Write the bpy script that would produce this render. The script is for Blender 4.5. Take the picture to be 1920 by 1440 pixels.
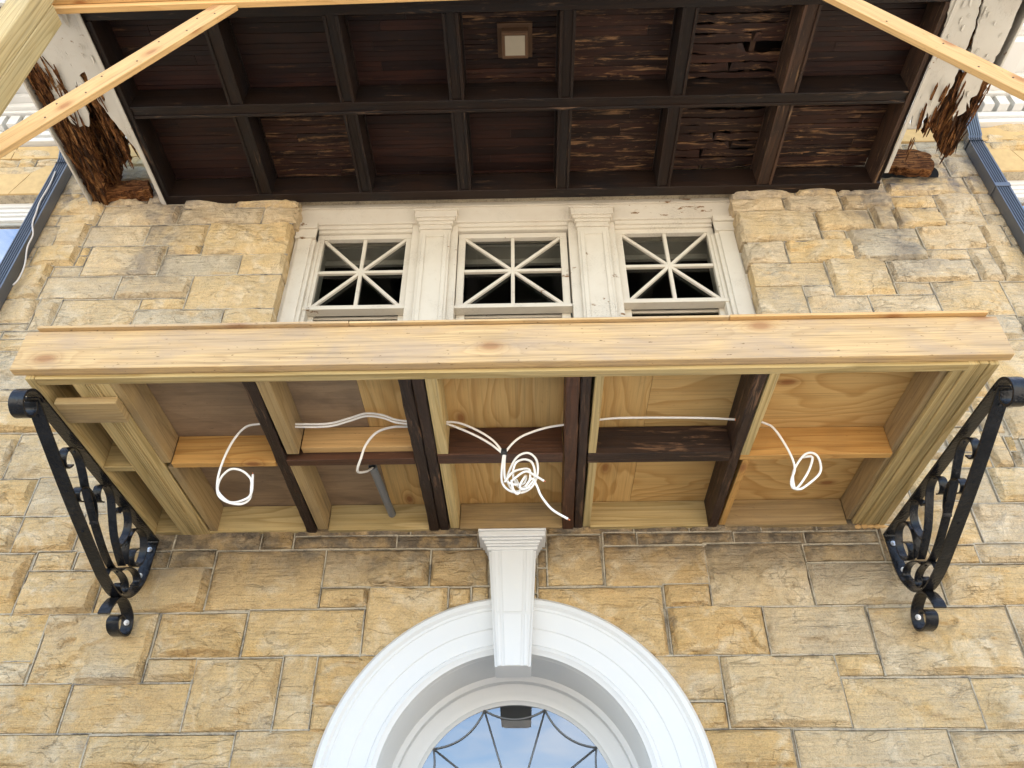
import bpy, bmesh, math, random
import numpy as np
from mathutils import Vector, Matrix
S = bpy.context.scene
for _o in list(bpy.data.objects): bpy.data.objects.remove(_o)
# ------------------------------------------------------------------ camera
yaw, pit, rol = math.radians(-1.122), math.radians(37.925), math.radians(-.183)
F = Vector((math.sin(yaw)*math.cos(pit), math.cos(yaw)*math.cos(pit), math.sin(pit)))
r0 = Vector((math.cos(yaw), -math.sin(yaw), 0)); u0 = r0.cross(F)
rr = math.cos(rol)*r0 + math.sin(rol)*u0; uu = -math.sin(rol)*r0 + math.cos(rol)*u0
cd = bpy.data.cameras.new('camera'); cam = bpy.data.objects.new('camera', cd); S.collection.objects.link(cam)
M = Matrix((rr, uu, -F)).transposed().to_4x4(); M.translation = Vector((0, -4.5, 1.6)); cam.matrix_world = M
cd.sensor_fit = 'HORIZONTAL'; cd.sensor_width = 36; cd.lens = 36*1512.4/1920; cd.clip_start = .05; cd.clip_end = 500
S.camera = cam
# ------------------------------------------------------------------ world, sun, exposure
W = bpy.data.worlds.new("World"); S.world = W; W.use_nodes = True
nt = W.node_tree; nt.nodes.clear()
sky = nt.nodes.new('ShaderNodeTexSky'); sky.sky_type = 'NISHITA'; sky.sun_disc = False
SUN_EL, SUN_AZ = 52, 28           # the sun stands behind the house, a little to the right
sky.sun_elevation = math.radians(SUN_EL); sky.sun_rotation = math.radians(SUN_AZ)
sky.air_density = 1.0; sky.dust_density = 1.2; sky.ozone_density = 1.2
bg = nt.nodes.new('ShaderNodeBackground'); bg.inputs['Strength'].default_value = .15
wo = nt.nodes.new('ShaderNodeOutputWorld')
hs = nt.nodes.new('ShaderNodeHueSaturation'); hs.inputs['Saturation'].default_value = .97; nt.links.new(sky.outputs[0], hs.inputs['Color'])
tc = nt.nodes.new('ShaderNodeTexCoord'); mp = nt.nodes.new('ShaderNodeMapping'); mp.inputs['Scale'].default_value = (1.6, 1.6, 5.5)
cn = nt.nodes.new('ShaderNodeTexNoise'); cn.inputs['Scale'].default_value = 2.1; cn.inputs['Detail'].default_value = 7; cn.inputs['Roughness'].default_value = .6
cr = nt.nodes.new('ShaderNodeValToRGB'); cr.color_ramp.elements[0].position = .50; cr.color_ramp.elements[0].color = (0, 0, 0, 1); cr.color_ramp.elements[1].position = .74; cr.color_ramp.elements[1].color = (.7, .7, .7, 1)
cm = nt.nodes.new('ShaderNodeMixRGB'); cm.inputs[2].default_value = (5.2, 5.3, 5.5, 1)
nt.links.new(tc.outputs['Generated'], mp.inputs[0]); nt.links.new(mp.outputs[0], cn.inputs[0]); nt.links.new(cn.outputs[0], cr.inputs[0])
nt.links.new(cr.outputs[0], cm.inputs[0]); nt.links.new(hs.outputs[0], cm.inputs[1]); nt.links.new(cm.outputs[0], bg.inputs[0]); nt.links.new(bg.outputs[0], wo.inputs[0])
sd = bpy.data.lights.new('sun', 'SUN'); sd.energy = 5; sd.angle = math.radians(.5); sd.color = (1, .93, .82)
so = bpy.data.objects.new('sun', sd); S.collection.objects.link(so)
az, el = math.radians(SUN_AZ), math.radians(SUN_EL)
dirv = Vector((math.sin(az)*math.cos(el), math.cos(az)*math.cos(el), math.sin(el)))
so.rotation_euler = (-dirv).to_track_quat('-Z', 'Y').to_euler()
S.view_settings.view_transform = 'Standard'; S.view_settings.look = 'None'; S.view_settings.gamma = 1
S.view_settings.use_curve_mapping = False; S.view_settings.exposure = 2.26
S.render.engine = 'CYCLES'; S.cycles.max_bounces = 8; S.cycles.diffuse_bounces = 5
RN = random.Random(7)
CX = -.087
# ------------------------------------------------------------------ node helpers
class NB:
    def __init__(s, name):
        s.m = bpy.data.materials.new(name); s.m.use_nodes = True; s.t = s.m.node_tree
        s.p = s.t.nodes['Principled BSDF']; s.out = s.t.nodes['Material Output']
    def n(s, typ, **k):
        x = s.t.nodes.new('ShaderNode'+typ)
        for a, b in k.items():
            if a.startswith('_'): setattr(x, a[1:], b)
        return x
    def set(s, x, i, v):
        if v is None: return
        if hasattr(v, 'node'): s.t.links.new(v, x.inputs[i])
        else: x.inputs[i].default_value = v
    def math(s, op, a, b=None, c=None, clamp=False):
        x = s.n('Math', _operation=op, _use_clamp=clamp); s.set(x, 0, a); s.set(x, 1, b); s.set(x, 2, c); return x.outputs[0]
    def mix(s, f, a, b, mode='MIX'):
        x = s.n('MixRGB', _blend_type=mode); s.set(x, 0, f)
        for i, v in ((1, a), (2, b)):
            if isinstance(v, (tuple, list)) and len(v) == 3: v = (*v, 1)
            s.set(x, i, v)
        return x.outputs[0]
    def ramp(s, f, stops):
        x = s.n('ValToRGB'); s.set(x, 0, f); e = x.color_ramp.elements
        while len(e) < len(stops): e.new(.5)
        for q, (p, c) in zip(e, stops):
            q.position = p; q.color = (c, c, c, 1) if isinstance(c, (int, float)) else (*c, 1)
        return x.outputs[0]
    def noise(s, vec, scale, detail=4, rough=.55, dist=0, out=0):
        x = s.n('TexNoise'); s.set(x, 'Vector', vec); s.set(x, 'Scale', scale); s.set(x, 'Detail', detail)
        s.set(x, 'Roughness', rough); s.set(x, 'Distortion', dist); return x.outputs[out]
    def vor(s, vec, scale, feat='F1', out='Distance', rnd=1):
        x = s.n('TexVoronoi', _feature=feat); s.set(x, 'Vector', vec); s.set(x, 'Scale', scale); s.set(x, 'Randomness', rnd); return x.outputs[out]
    def xyz(s, x, y, z):
        c = s.n('CombineXYZ'); s.set(c, 0, x); s.set(c, 1, y); s.set(c, 2, z); return c.outputs[0]
    def sep(s, v):
        c = s.n('SeparateXYZ'); s.set(c, 0, v); return c.outputs
    def attr(s, name):
        a = s.n('Attribute'); a.attribute_name = name; return a
    def bump(s, h, st=.5, d=.01, nrm=None):
        b = s.n('Bump'); s.set(b, 'Strength', st); s.set(b, 'Distance', d); s.set(b, 'Height', h)
        if nrm is not None: s.set(b, 'Normal', nrm)
        return b.outputs[0]
    def done(s, col, rough=.7, nrm=None, spec=.3, metal=0, coat=0):
        if isinstance(col, tuple): col = (*col, 1)
        s.set(s.p, 'Base Color', col); s.set(s.p, 'Roughness', rough); s.set(s.p, 'Specular IOR Level', spec)
        s.set(s.p, 'Metallic', metal); s.set(s.p, 'Coat Weight', coat)
        if nrm is not None: s.set(s.p, 'Normal', nrm)
        return s.m
def obj_xyz(b):
    return b.n('TexCoord').outputs['Object']
# ------------------------------------------------------------------ materials
def mat_stone():
    b = NB('rock_faced_sandstone'); o = obj_xyz(b); a = b.attr('stn'); sx = b.n('SeparateColor'); b.set(sx, 0, a.outputs['Color'])
    r, g, w = sx.outputs
    off = b.xyz(b.math('MULTIPLY', r, 37.), b.math('MULTIPLY', g, 11.), b.math('MULTIPLY', r, 53.))
    v = b.n('VectorMath', _operation='ADD'); b.set(v, 0, o); b.set(v, 1, off); v = v.outputs[0]
    n1 = b.noise(v, 2.6, 5, .6); n2 = b.noise(v, 8, 6, .65); n3 = b.noise(v, 45, 5, .7)
    st = b.n('Mapping'); b.set(st, 'Vector', v); b.set(st, 'Scale', (1.2, 1.2, 16)); lay = b.noise(st.outputs[0], 3.0, 5, .6, .4)
    base = b.ramp(g, [(0, (.58, .38, .165)), (.3, (.61, .42, .205)), (.6, (.63, .445, .22)), (.85, (.60, .455, .275)), (1, (.50, .41, .28))])
    gray = b.ramp(b.math('ADD', b.math('MULTIPLY', n1, .8), b.math('MULTIPLY', w, .42)), [(.60, 0.), (.82, .6)])
    c = b.mix(gray, base, (.45, .39, .30))
    iron = b.ramp(b.math('SUBTRACT', b.noise(v, 3.4, 4, .55, .6), b.math('MULTIPLY', w, .18)), [(.50, 0.), (.68, .75)])
    c = b.mix(iron, c, (.60, .38, .14))
    pale = b.ramp(b.noise(v, 5.0, 4, .6, 1.), [(.50, 0.), (.68, .6)])
    c = b.mix(pale, c, (.74, .61, .42))
    c = b.mix(b.ramp(lay, [(.44, .0), (.5, .18), (.56, 0.)]), c, (.30, .235, .14))
    dark = b.ramp(b.math('ADD', n2, b.math('MULTIPLY', b.sep(b.noise(v, 1.3, 2, .5, 0, 1))[1], .35)), [(.78, 0.), (.92, .42)])
    c = b.mix(dark, c, (.17, .155, .14))
    sp = b.ramp(b.noise(o, 130, 3, .7), [(.28, .72), (.5, 1.), (.7, 1.09)])
    c = b.mix(1, c, sp, 'MULTIPLY')
    c = b.mix(1, c, b.ramp(n2, [(.25, .86), (.5, 1.), (.75, 1.10)]), 'MULTIPLY')
    mq = b.n('Mapping'); b.set(mq, 'Vector', v); b.set(mq, 'Scale', (2.6, 2.6, 5.5)); cn = b.noise(mq.outputs[0], 1., 5, .55, .9)
    crk = b.math('MULTIPLY', b.ramp(b.math('ABSOLUTE', b.math('SUBTRACT', cn, .5)), [(0, 1.), (.011, 0.)]), b.ramp(b.noise(v, 5, 3, .6), [(.47, 0.), (.56, 1.)]))
    c = b.mix(b.math('MULTIPLY', crk, .14), c, (.25, .16, .08))
    # sooty band left under the old balcony, deepened with painted shade
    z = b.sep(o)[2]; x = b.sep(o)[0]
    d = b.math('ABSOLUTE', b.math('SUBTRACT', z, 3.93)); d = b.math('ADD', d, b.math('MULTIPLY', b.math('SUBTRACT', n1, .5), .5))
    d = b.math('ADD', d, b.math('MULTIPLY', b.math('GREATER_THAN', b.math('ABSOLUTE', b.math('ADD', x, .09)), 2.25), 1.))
    soot_shade = b.math('MULTIPLY', b.ramp(d, [(.05, .88), (.40, 0.)]), b.ramp(n2, [(.28, .2), (.55, 1.)]))
    c = b.mix(soot_shade, c, (.085, .075, .065))
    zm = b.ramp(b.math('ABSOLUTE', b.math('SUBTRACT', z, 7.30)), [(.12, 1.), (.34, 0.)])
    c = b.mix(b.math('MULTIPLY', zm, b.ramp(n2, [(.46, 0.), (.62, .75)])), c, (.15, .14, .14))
    h = b.math('SUBTRACT', b.math('MULTIPLY', b.math('GREATER_THAN', cn, .5), .36), b.math('MULTIPLY', crk, .12)); h = b.math('ADD', h, b.math('MULTIPLY', b.math('ABSOLUTE', b.math('SUBTRACT', b.noise(v, 6.5, 4, .55, .8), .5)), 1.2), b.math('MULTIPLY', n2, .5))
    h = b.math('ADD', h, b.math('ADD', b.math('MULTIPLY', n3, .22), b.math('MULTIPLY', lay, .45)))
    ax = b.math('ABSOLUTE', b.math('SUBTRACT', b.math('ABSOLUTE', x), b.math('ADD', 2.98, b.math('MULTIPLY', b.math('SUBTRACT', n1, .5), 1.2))))
    hz_ = b.ramp(b.math('ABSOLUTE', b.math('SUBTRACT', z, 6.75)), [(.45, 1.), (.85, 0.)])
    st2 = b.math('MULTIPLY', b.math('MULTIPLY', b.ramp(ax, [(.05, .85), (.34, 0.)]), hz_), b.ramp(n2, [(.34, 0.), (.56, 1.)]))
    c = b.mix(b.math('MULTIPLY', st2, .75), c, (.17, .15, .13))
    return b.done(c, .92, b.bump(h, .9, .065), .12)
def mat_mortar():
    b = NB('lime_mortar'); o = obj_xyz(b); n = b.noise(o, 9, 6, .7); n2 = b.noise(o, 60, 4, .7)
    c = b.ramp(n, [(.3, (.18, .155, .12)), (.46, (.42, .35, .25)), (.7, (.52, .44, .31))])
    c = b.mix(b.ramp(n2, [(.52, 0.), (.62, .5)]), c, (.12, .11, .09))
    return b.done(c, .95, b.bump(n2, .8, .01), .1)
def mat_bead():
    b = NB('mortar_bead'); o = obj_xyz(b); n = b.noise(o, 6, 6, .7); n2 = b.noise(o, 70, 4, .7)
    c = b.ramp(n, [(.38, (.19, .17, .14)), (.48, (.41, .355, .265)), (.7, (.50, .435, .33))])
    c = b.mix(b.ramp(n2, [(.55, 0.), (.66, .6)]), c, (.13, .12, .10))
    return b.done(c, .95, b.bump(n2, .7, .008), .1)
def wood(name, cl, cd_, freq=26, su=.55, sv=5.5, contrast=1., knots=0., stain=None, stain_amt=.3, tone=.18, rough=.62, spec=.28, wear=None, wear_t=(.60, .68), bump=.4, fine=.5, knotc=(.24, .09, .03), cracks=.3):
    b = NB(name); uv = b.n('TexCoord').outputs['UV']; s = b.sep(uv); rnd = b.attr('rnd').outputs['Fac']
    u, v = s[0], s[1]; rz = b.math('MULTIPLY', rnd, 40.)
    P = b.xyz(b.math('MULTIPLY', u, su), b.math('MULTIPLY', v, sv), rz)
    n = b.noise(P, 1., 2.5, .45, .25)
    kd = None
    if knots:
        K = b.xyz(b.math('MULTIPLY', u, knots), b.math('MULTIPLY', v, knots*2.1), rz)
        K = b.xyz(b.math('ADD', b.math('MULTIPLY', u, knots), rz), b.math('MULTIPLY', v, knots*2.1), 0.)
        vk = b.n('TexVoronoi', _voronoi_dimensions='2D'); b.set(vk, 'Vector', K); b.set(vk, 'Scale', 1.); kd = vk.outputs['Distance']
        n = b.math('ADD', n, b.math('MULTIPLY', b.math('POWER', 2.718, b.math('MULTIPLY', kd, -8.)), .24))
    ring = b.math('FRACT', b.math('MULTIPLY', n, freq))
    ring = b.ramp(ring, [(0, 0.), (.55, .35), (.88, 1.), (1., 0.)])
    fl = b.noise(b.xyz(b.math('MULTIPLY', u, 3.), b.math('MULTIPLY', v, 160.), rz), 1., 3, .7)
    c = b.mix(b.math('MULTIPLY', ring, contrast), cl, cd_)
    c = b.mix(1, c, b.ramp(fl, [(.25, 1-.45*fine), (.5, 1.), (.75, 1+.22*fine)]), 'MULTIPLY')
    c = b.mix(1, c, b.ramp(rnd, [(0, 1-tone), (1, 1+tone)]), 'MULTIPLY')
    if kd is not None:
        c = b.mix(b.ramp(kd, [(.035, .9), (.085, .25), (.13, 0.)]), c, knotc)
    big = b.noise(b.xyz(b.math('MULTIPLY', u, 2.2), b.math('MULTIPLY', v, 5.), rz), 1., 5, .6, .5)
    if stain is not None:
        c = b.mix(b.math('MULTIPLY', b.ramp(big, [(.44, 0.), (.66, 1.)]), stain_amt), c, stain)
    f2 = b.noise(b.xyz(b.math('MULTIPLY', u, 1.1), b.math('MULTIPLY', v, 62.), rz), 1., 3, .65)
    c = b.mix(1, c, b.ramp(f2, [(.30, 1-.55*fine), (.46, 1.), (.75, 1+.25*fine)]), 'MULTIPLY')
    sp = b.noise(b.xyz(b.math('MULTIPLY', u, 26.), b.math('MULTIPLY', v, 75.), rz), 1., 3, .6)
    c = b.mix(b.math('MULTIPLY', b.ramp(sp, [(.66, 0.), (.72, 1.)]), cracks*1.6, None, True), c, (cd_[0]*.3, cd_[1]*.27, cd_[2]*.22))
    if wear is not None:
        wn = b.noise(b.xyz(b.math('MULTIPLY', u, 3.2), b.math('MULTIPLY', v, 32.), rz), 1., 6, .7, .8)
        wn = b.math('ADD', wn, b.math('MULTIPLY', b.math('SUBTRACT', big, .5), .5))
        c = b.mix(b.ramp(wn, [(wear_t[0], 0.), (wear_t[1], .85)]), c, wear)
    h = b.math('ADD', b.math('MULTIPLY', fl, .6), b.math('MULTIPLY', ring, .25))
    return b.done(c, rough, b.bump(h, bump, .004), spec)
def paint(name, col, peel=None, wood_c=(.30, .17, .075), dirt=.25, rough=.45, dirtc=(.40, .34, .25), crack=0.):
    b = NB(name); o = obj_xyz(b)
    n = b.noise(o, 3., 5, .6); n2 = b.noise(o, 22, 4, .6)
    c = b.mix(b.math('MULTIPLY', b.ramp(n, [(.45, 0.), (.72, 1.)]), dirt), col, dirtc)
    c = b.mix(b.math('MULTIPLY', b.ramp(n2, [(.58, 0.), (.72, 1.)]), dirt*.8), c, dirtc)
    h = b.math('MULTIPLY', n2, .15)
    if crack:
        mp = b.n('Mapping'); b.set(mp, 'Vector', o); b.set(mp, 'Scale', (26, 3.5, 9) if name[0] == 'p' else (9, 9, 26))
        cr = b.ramp(b.vor(mp.outputs[0], 4., 'DISTANCE_TO_EDGE'), [(.0, 1.), (.045, 0.)])
        m = b.ramp(b.noise(o, 2.2, 3, .6), [(.50, 0.), (.66, 1.)])
        c = b.mix(b.math('MULTIPLY', b.math('MULTIPLY', cr, m), crack), c, (.20, .15, .10))
        h = b.math('SUBTRACT', h, b.math('MULTIPLY', b.math('MULTIPLY', cr, m), .5))
    if peel is not None:
        mp = b.n('Mapping'); b.set(mp, 'Vector', o); b.set(mp, 'Scale', (1, 1, 2.2))
        pn = b.noise(mp.outputs[0], 4.5, 8, .72, .2); 
        if name[0] == 'a':
            q = b.sep(o); mk = b.math('MULTIPLY', b.ramp(q[0], [(.75, 0.), (1., 1.)]), b.math('GREATER_THAN', q[2], 6.93))
            pn = b.math('ADD', pn, b.math('MULTIPLY', mk, .085))
        pm = b.ramp(pn, [(peel, 0.), (peel+.008, 1.)])
        wc = b.mix(b.noise(o, 40, 3, .6), wood_c, (wood_c[0]*.35, wood_c[1]*.3, wood_c[2]*.3))
        c = b.mix(pm, c, wc); h = b.math('SUBTRACT', h, b.math('MULTIPLY', pm, .6))
    return b.done(c, rough, b.bump(h, .5, .006), .35)
def mat_iron():
    b = NB('black_gloss_iron'); o = obj_xyz(b); n = b.noise(o, 55, 4, .6); n2 = b.noise(o, 14, 3, .5)
    return b.done(b.ramp(n2, [(.3, (.006, .006, .007)), (.7, (.014, .014, .015))]), b.ramp(n2, [(.3, .07), (.7, .18)]), b.bump(n, .55, .006), .30, 0, 0.)
def mat_rot(name='rotten_wood', sc=(9, 1.4, 5), k=1.):
    b = NB(name); o = obj_xyz(b)
    mp = b.n('Mapping'); b.set(mp, 'Vector', o); b.set(mp, 'Scale', sc); n = b.noise(mp.outputs[0], 5., 7, .72, .6)
    n2 = b.noise(o, 26, 5, .7)
    c = b.ramp(n, [(.34, (.018, .009, .005)), (.46, (.085*k, .032*k, .012*k)), (.56, (.20*k, .085*k, .028*k)), (.68, (.36*k, .19*k, .075*k))])
    c = b.mix(b.ramp(n2, [(.56, 0.), (.64, .7)]), c, (.02, .012, .01))
    return b.done(c, .9, b.bump(b.math('ADD', n, b.math('MULTIPLY', n2, .6)), 1., .03), .1)
def flat(name, col, rough=.6, metal=0, spec=.3, coat=0, var=.12):
    b = NB(name); o = obj_xyz(b); n = b.noise(o, 14, 4, .6)
    c = b.mix(n, tuple(x*(1-var) for x in col), tuple(min(1, x*(1+var)) for x in col))
    return b.done(c, rough, b.bump(b.noise(o, 60, 3, .6), .15, .003), spec, metal, coat)
def mat_glass(name='window_glass', ior=1.6, tint=(.75, .82, .85), wav=.05):
    b = NB(name); g = b.n('BsdfGlossy'); t = b.n('BsdfTransparent'); m = b.n('MixShader'); f = b.n('Fresnel')
    g.inputs['Roughness'].default_value = .004; t.inputs['Color'].default_value = (*tint, 1); f.inputs['IOR'].default_value = ior
    o = obj_xyz(b); bp = b.bump(b.noise(o, 2.2, 2, .5), wav, .05); b.set(g, 'Normal', bp)
    bf = b.math('SUBTRACT', 1., b.n('NewGeometry').outputs['Backfacing']); b.set(m, 0, b.math('MULTIPLY', f.outputs[0], bf)); b.set(m, 1, t.outputs[0]); b.set(m, 2, g.outputs[0]); b.t.links.new(m.outputs[0], b.out.inputs[0]); b.t.nodes.remove(b.p)
    return b.m
def mat_rot2():
    b = NB('dark_rotten_wood'); o = obj_xyz(b); mp = b.n('Mapping'); b.set(mp, 'Vector', o); b.set(mp, 'Scale', (14, 1.6, 8)); n = b.noise(mp.outputs[0], 6., 6, .7, .4)
    return b.done(b.ramp(n, [(.36, (.008, .005, .004)), (.52, (.045, .022, .012)), (.66, (.13, .06, .025))]), .9, b.bump(n, 1., .02), .1)
MAT = dict(rotx=mat_rot('rotten_beam_end_wood', (1.3, 7, 10), 1.25), rot2=mat_rot2(),
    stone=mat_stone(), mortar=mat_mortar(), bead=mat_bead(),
    smooth_stone=flat('dressed_sandstone', (.52, .36, .17), .9, var=.25, spec=.1),
    fascia=wood('weathered_pine_board', (.53, .355, .165), (.40, .245, .105), 24, .22, 5., .5, 1.25, (.33, .245, .17), .6, .1, cracks=.7, knotc=(.30, .15, .06), fine=.65),
    new_pine=wood('fresh_pine_lumber', (.56, .345, .14), (.46, .24, .075), 8, .2, 3., .45, 1.5, (.5, .30, .12), .25, .06, cracks=.3, knotc=(.32, .13, .04)),
    treated=wood('treated_lumber', (.51, .375, .17), (.30, .20, .065), 17, .25, 5., .75, 0, (.36, .30, .15), .35, .12, cracks=.15),
    treated_dull=wood('weathered_treated_lumber', (.36, .25, .115), (.22, .14, .055), 17, .25, 5., .6, 0, (.20, .145, .085), .6, .15, cracks=.2),
    orange=wood('amber_pine_block', (.50, .28, .085), (.34, .155, .035), 16, .3, 5., .7, 1.6, (.30, .17, .06), .4, .08, cracks=.2),
    ply=wood('yellow_plywood', (.64, .40, .15), (.41, .20, .045), 13, .75, 2.6, .62, 1.45, (.50, .30, .10), .3, .06, fine=.35, knotc=(.27, .10, .03), cracks=.1, bump=.15),
    ply_old=wood('grey_brown_plywood', (.32, .215, .125), (.23, .15, .085), 8, 1., 3., .4, 0, (.13, .085, .055), .6, .05, fine=.3, bump=.15, cracks=.3),
    dark=wood('old_dark_joist', (.040, .021, .013), (.014, .008, .006), 18, .4, 5., .7, 0, (.015, .010, .008), .7, .35, rough=.55, wear=(.20, .11, .06), wear_t=(.58, .72), bump=1.),
    dark_red=wood('old_red_brown_joist', (.085, .036, .018), (.035, .016, .010), 18, .5, 5., .7, 0, (.05, .025, .014), .6, .2, rough=.5, wear=(.24, .13, .07), wear_t=(.60, .74), bump=.8),
    soffit=wood('stained_beadboard', (.027, .0095, .0058), (.010, .0048, .0038), 10, .4, 4., .6, 0, (.012, .008, .008), .6, .5, rough=.5, wear=(.19, .09, .04), wear_t=(.64, .78), bump=.8),
    soffit_worn=wood('worn_beadboard', (.036, .0135, .0075), (.011, .006, .0045), 10, .4, 4., .6, 0, (.014, .010, .009), .6, .5, rough=.6, wear=(.36, .19, .085), wear_t=(.555, .70), bump=1.),
    rib=wood('blackened_beam', (.0160, .0080, .0048), (.0055, .0032, .0022), 10, .4, 4., .5, 0, (.008, .007, .0075), .8, .3, rough=.5, wear=(.14, .08, .045), wear_t=(.62, .76), bump=.8),
    rib_worn=wood('brown_worn_beam', (.060, .030, .017), (.020, .012, .008), 12, .4, 4., .7, 0, (.018, .012, .010), .7, .3, rough=.6, wear=(.24, .14, .07), wear_t=(.60, .72), bump=.9),
    white=paint('white_gloss_paint', (.62, .61, .585), None, dirt=.22, rough=.32, dirtc=(.70, .66, .58)),
    cream=paint('aged_cream_paint', (.58, .52, .42), .645, dirt=.35, rough=.5, crack=.9, dirtc=(.47, .39, .29)),
    old_white=paint('peeling_white_paint', (.50, .47, .41), .64, dirt=.45, rough=.55, dirtc=(.45, .39, .31), crack=.55),
    iron=mat_iron(), rot=mat_rot(),
    glass=mat_glass('window_glass', 1.6, (.80, .80, .78)), glass2=mat_glass('coated_fanlight_glass', 3.0, (.5, .55, .6), .03),
    room=flat('dark_room_plaster', (.07, .068, .06), .9), room_trim=flat('interior_trim', (.36, .345, .30), .6),
    lead=flat('lead_came', (.17, .17, .17), .45, .6), steel=flat('zinc_bolt', (.55, .55, .56), .35, .8),
    downspout=flat('slate_blue_metal', (.055, .064, .08), .30, .0, .9, .3), bronze=flat('bronze_fixture', (.10, .055, .03), .5, .3),
    diff=flat('frosted_lens', (.26, .22, .16), .35, 0, .5), cable=flat('white_cable_sheath', (.78, .74, .68), .45), wire=flat('grey_cable', (.5, .46, .42), .6),
    pvc=flat('grey_conduit', (.17, .17, .165), .5), tape=flat('black_tape', (.02, .02, .02), .5), copper=flat('copper_end', (.55, .2, .1), .4, .7),
    glass3=mat_glass('reflective_side_glass', 9., (.4, .45, .5), .03), black=flat('hole_shade_black', (.004, .004, .004), 1.), concrete=None)
_b = NB('pale_concrete'); _o = obj_xyz(_b); MAT['concrete'] = _b.done(_b.ramp(_b.noise(_o, .8, 8, .65), [(.3, (.37, .34, .29)), (.7, (.50, .455, .39))]), .9, _b.bump(_b.noise(_o, 30, 4, .6), .4, .01), .2)
# ------------------------------------------------------------------ mesh helpers
class MB:
    def __init__(s): s.v = []; s.f = []; s.uv = []; s.r = []
    def face(s, idx, uvs, r): s.f.append(idx); s.uv.append(uvs); s.r.append(r)
    def obox(s, o, X, Y, Z, r=None):
        """box from corner o; X is the grain direction"""
        o, X, Y, Z = map(Vector, (o, X, Y, Z)); r = RN.random() if r is None else r
        lx, ly, lz = X.length, Y.length, Z.length; b = len(s.v); du = RN.random()*9; dv = RN.random()*9
        for k in (0, 1):
            for j in (0, 1):
                for i in (0, 1): s.v.append(o+X*i+Y*j+Z*k)
        if X.cross(Y).dot(Z) < 0: fl = True
        else: fl = False
        def q(a, uv):
            a = [b+t for t in a]
            if fl: a = a[::-1]; uv = uv[::-1]
            s.face(a, [(x+du, y+dv) for x, y in uv], r)
        q((0, 2, 3, 1), [(0, 0), (0, ly), (lx, ly), (lx, 0)]); q((4, 5, 7, 6), [(0, lz+ly), (lx, lz+ly), (lx, lz), (0, lz)])
        q((0, 1, 5, 4), [(0, 0), (lx, 0), (lx, -lz), (0, -lz)]); q((2, 6, 7, 3), [(0, ly), (0, ly+lz), (lx, ly+lz), (lx, ly)])
        q((0, 4, 6, 2), [(0, 0), (.05, 0), (.05, ly), (0, ly)]); q((1, 3, 7, 5), [(lx, 0), (lx, ly), (lx+.05, ly), (lx+.05, 0)])
    def box(s, x0, x1, y0, y1, z0, z1, ax='x', r=None):
        X, Y, Z = (x1-x0, 0, 0), (0, y1-y0, 0), (0, 0, z1-z0)
        if ax == 'x': s.obox((x0, y0, z0), X, Y, Z, r)
        elif ax == 'y': s.obox((x0, y0, z0), Y, X, Z, r)
        else: s.obox((x0, y0, z0), Z, X, Y, r)
    def prism(s, pts, ext, r=None, uvf=None, ax=0):
        """pts: planar 3D loop; ext: extrusion vector; uv from xyz, grain along axis ax"""
        r = RN.random() if r is None else r; ext = Vector(ext); n = len(pts); b = len(s.v); P = [Vector(p) for p in pts]
        s.v += P + [p+ext for p in P]
        oth = [i for i in range(3) if i != ax]
        def uv(i):
            p = s.v[i]; return (p[ax], p[oth[0]]+p[oth[1]]*.9)
        s.face(list(range(b, b+n)), [uv(i) for i in range(b, b+n)], r)
        t = list(range(b+2*n-1, b+n-1, -1)); s.face(t, [uv(i) for i in t], r)
        for i in range(n):
            j = (i+1) % n; q = [b+j, b+i, b+n+i, b+n+j]; s.face(q, [uv(k) for k in q], r)
    def tube(s, pts, rad, seg=10, closed=False, r=.5, caps=True):
        P = [Vector(p) for p in pts]; n = len(P); rings = []; up = None
        for i in range(n):
            a = P[i-1] if (i > 0 or closed) else P[i]; c = P[(i+1) % n] if (i < n-1 or closed) else P[i]
            t = (c-a).normalized()
            if up is None: up = t.orthogonal().normalized()
            up = (up - t*up.dot(t)); up = up.normalized() if up.length > 1e-6 else t.orthogonal().normalized()
            w = t.cross(up); ra = rad[i] if isinstance(rad, (list, tuple)) else rad; b = len(s.v)
            for k in range(seg):
                an = 2*math.pi*k/seg; s.v.append(P[i]+(up*math.cos(an)+w*math.sin(an))*ra)
            rings.append(b)
        for i in range(n-1 if not closed else n):
            b0, b1 = rings[i], rings[(i+1) % n]
            for k in range(seg):
                k2 = (k+1) % seg; s.face([b0+k, b0+k2, b1+k2, b1+k], [(i*.05, k*.01)]*4, r)
        if caps and not closed:
            s.face([rings[0]+k for k in range(seg)][::-1], [(0, 0)]*seg, r); s.face([rings[-1]+k for k in range(seg)], [(0, 0)]*seg, r)
    def strap(s, pts, x0, x1, th=.011, sub=6):
        """flat bar: a smooth path in (y,z), extruded from x0 to x1, with thickness th"""
        P = smooth(pts, sub); n = len(P); b = len(s.v)
        for i, p in enumerate(P):
            a = P[max(i-1, 0)]; c = P[min(i+1, n-1)]; d = Vector((c[0]-a[0], c[1]-a[1])).normalized(); N = Vector((-d.y, d.x))*th/2
            for x in (x0, x1):
                for sg in (1, -1): s.v.append(Vector((x, p[0]+N.x*sg, p[1]+N.y*sg)))
        for i in range(n-1):
            a = b+i*4; c = a+4
            for q in ((a, a+2, c+2, c), (a+1, c+1, c+3, a+3), (a, c, c+1, a+1), (a+2, a+3, c+3, c+2)): s.face(list(q), [(0, 0)]*4, .5)
        s.face([b, b+1, b+3, b+2], [(0, 0)]*4, .5); e = b+(n-1)*4; s.face([e, e+2, e+3, e+1], [(0, 0)]*4, .5)
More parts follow.
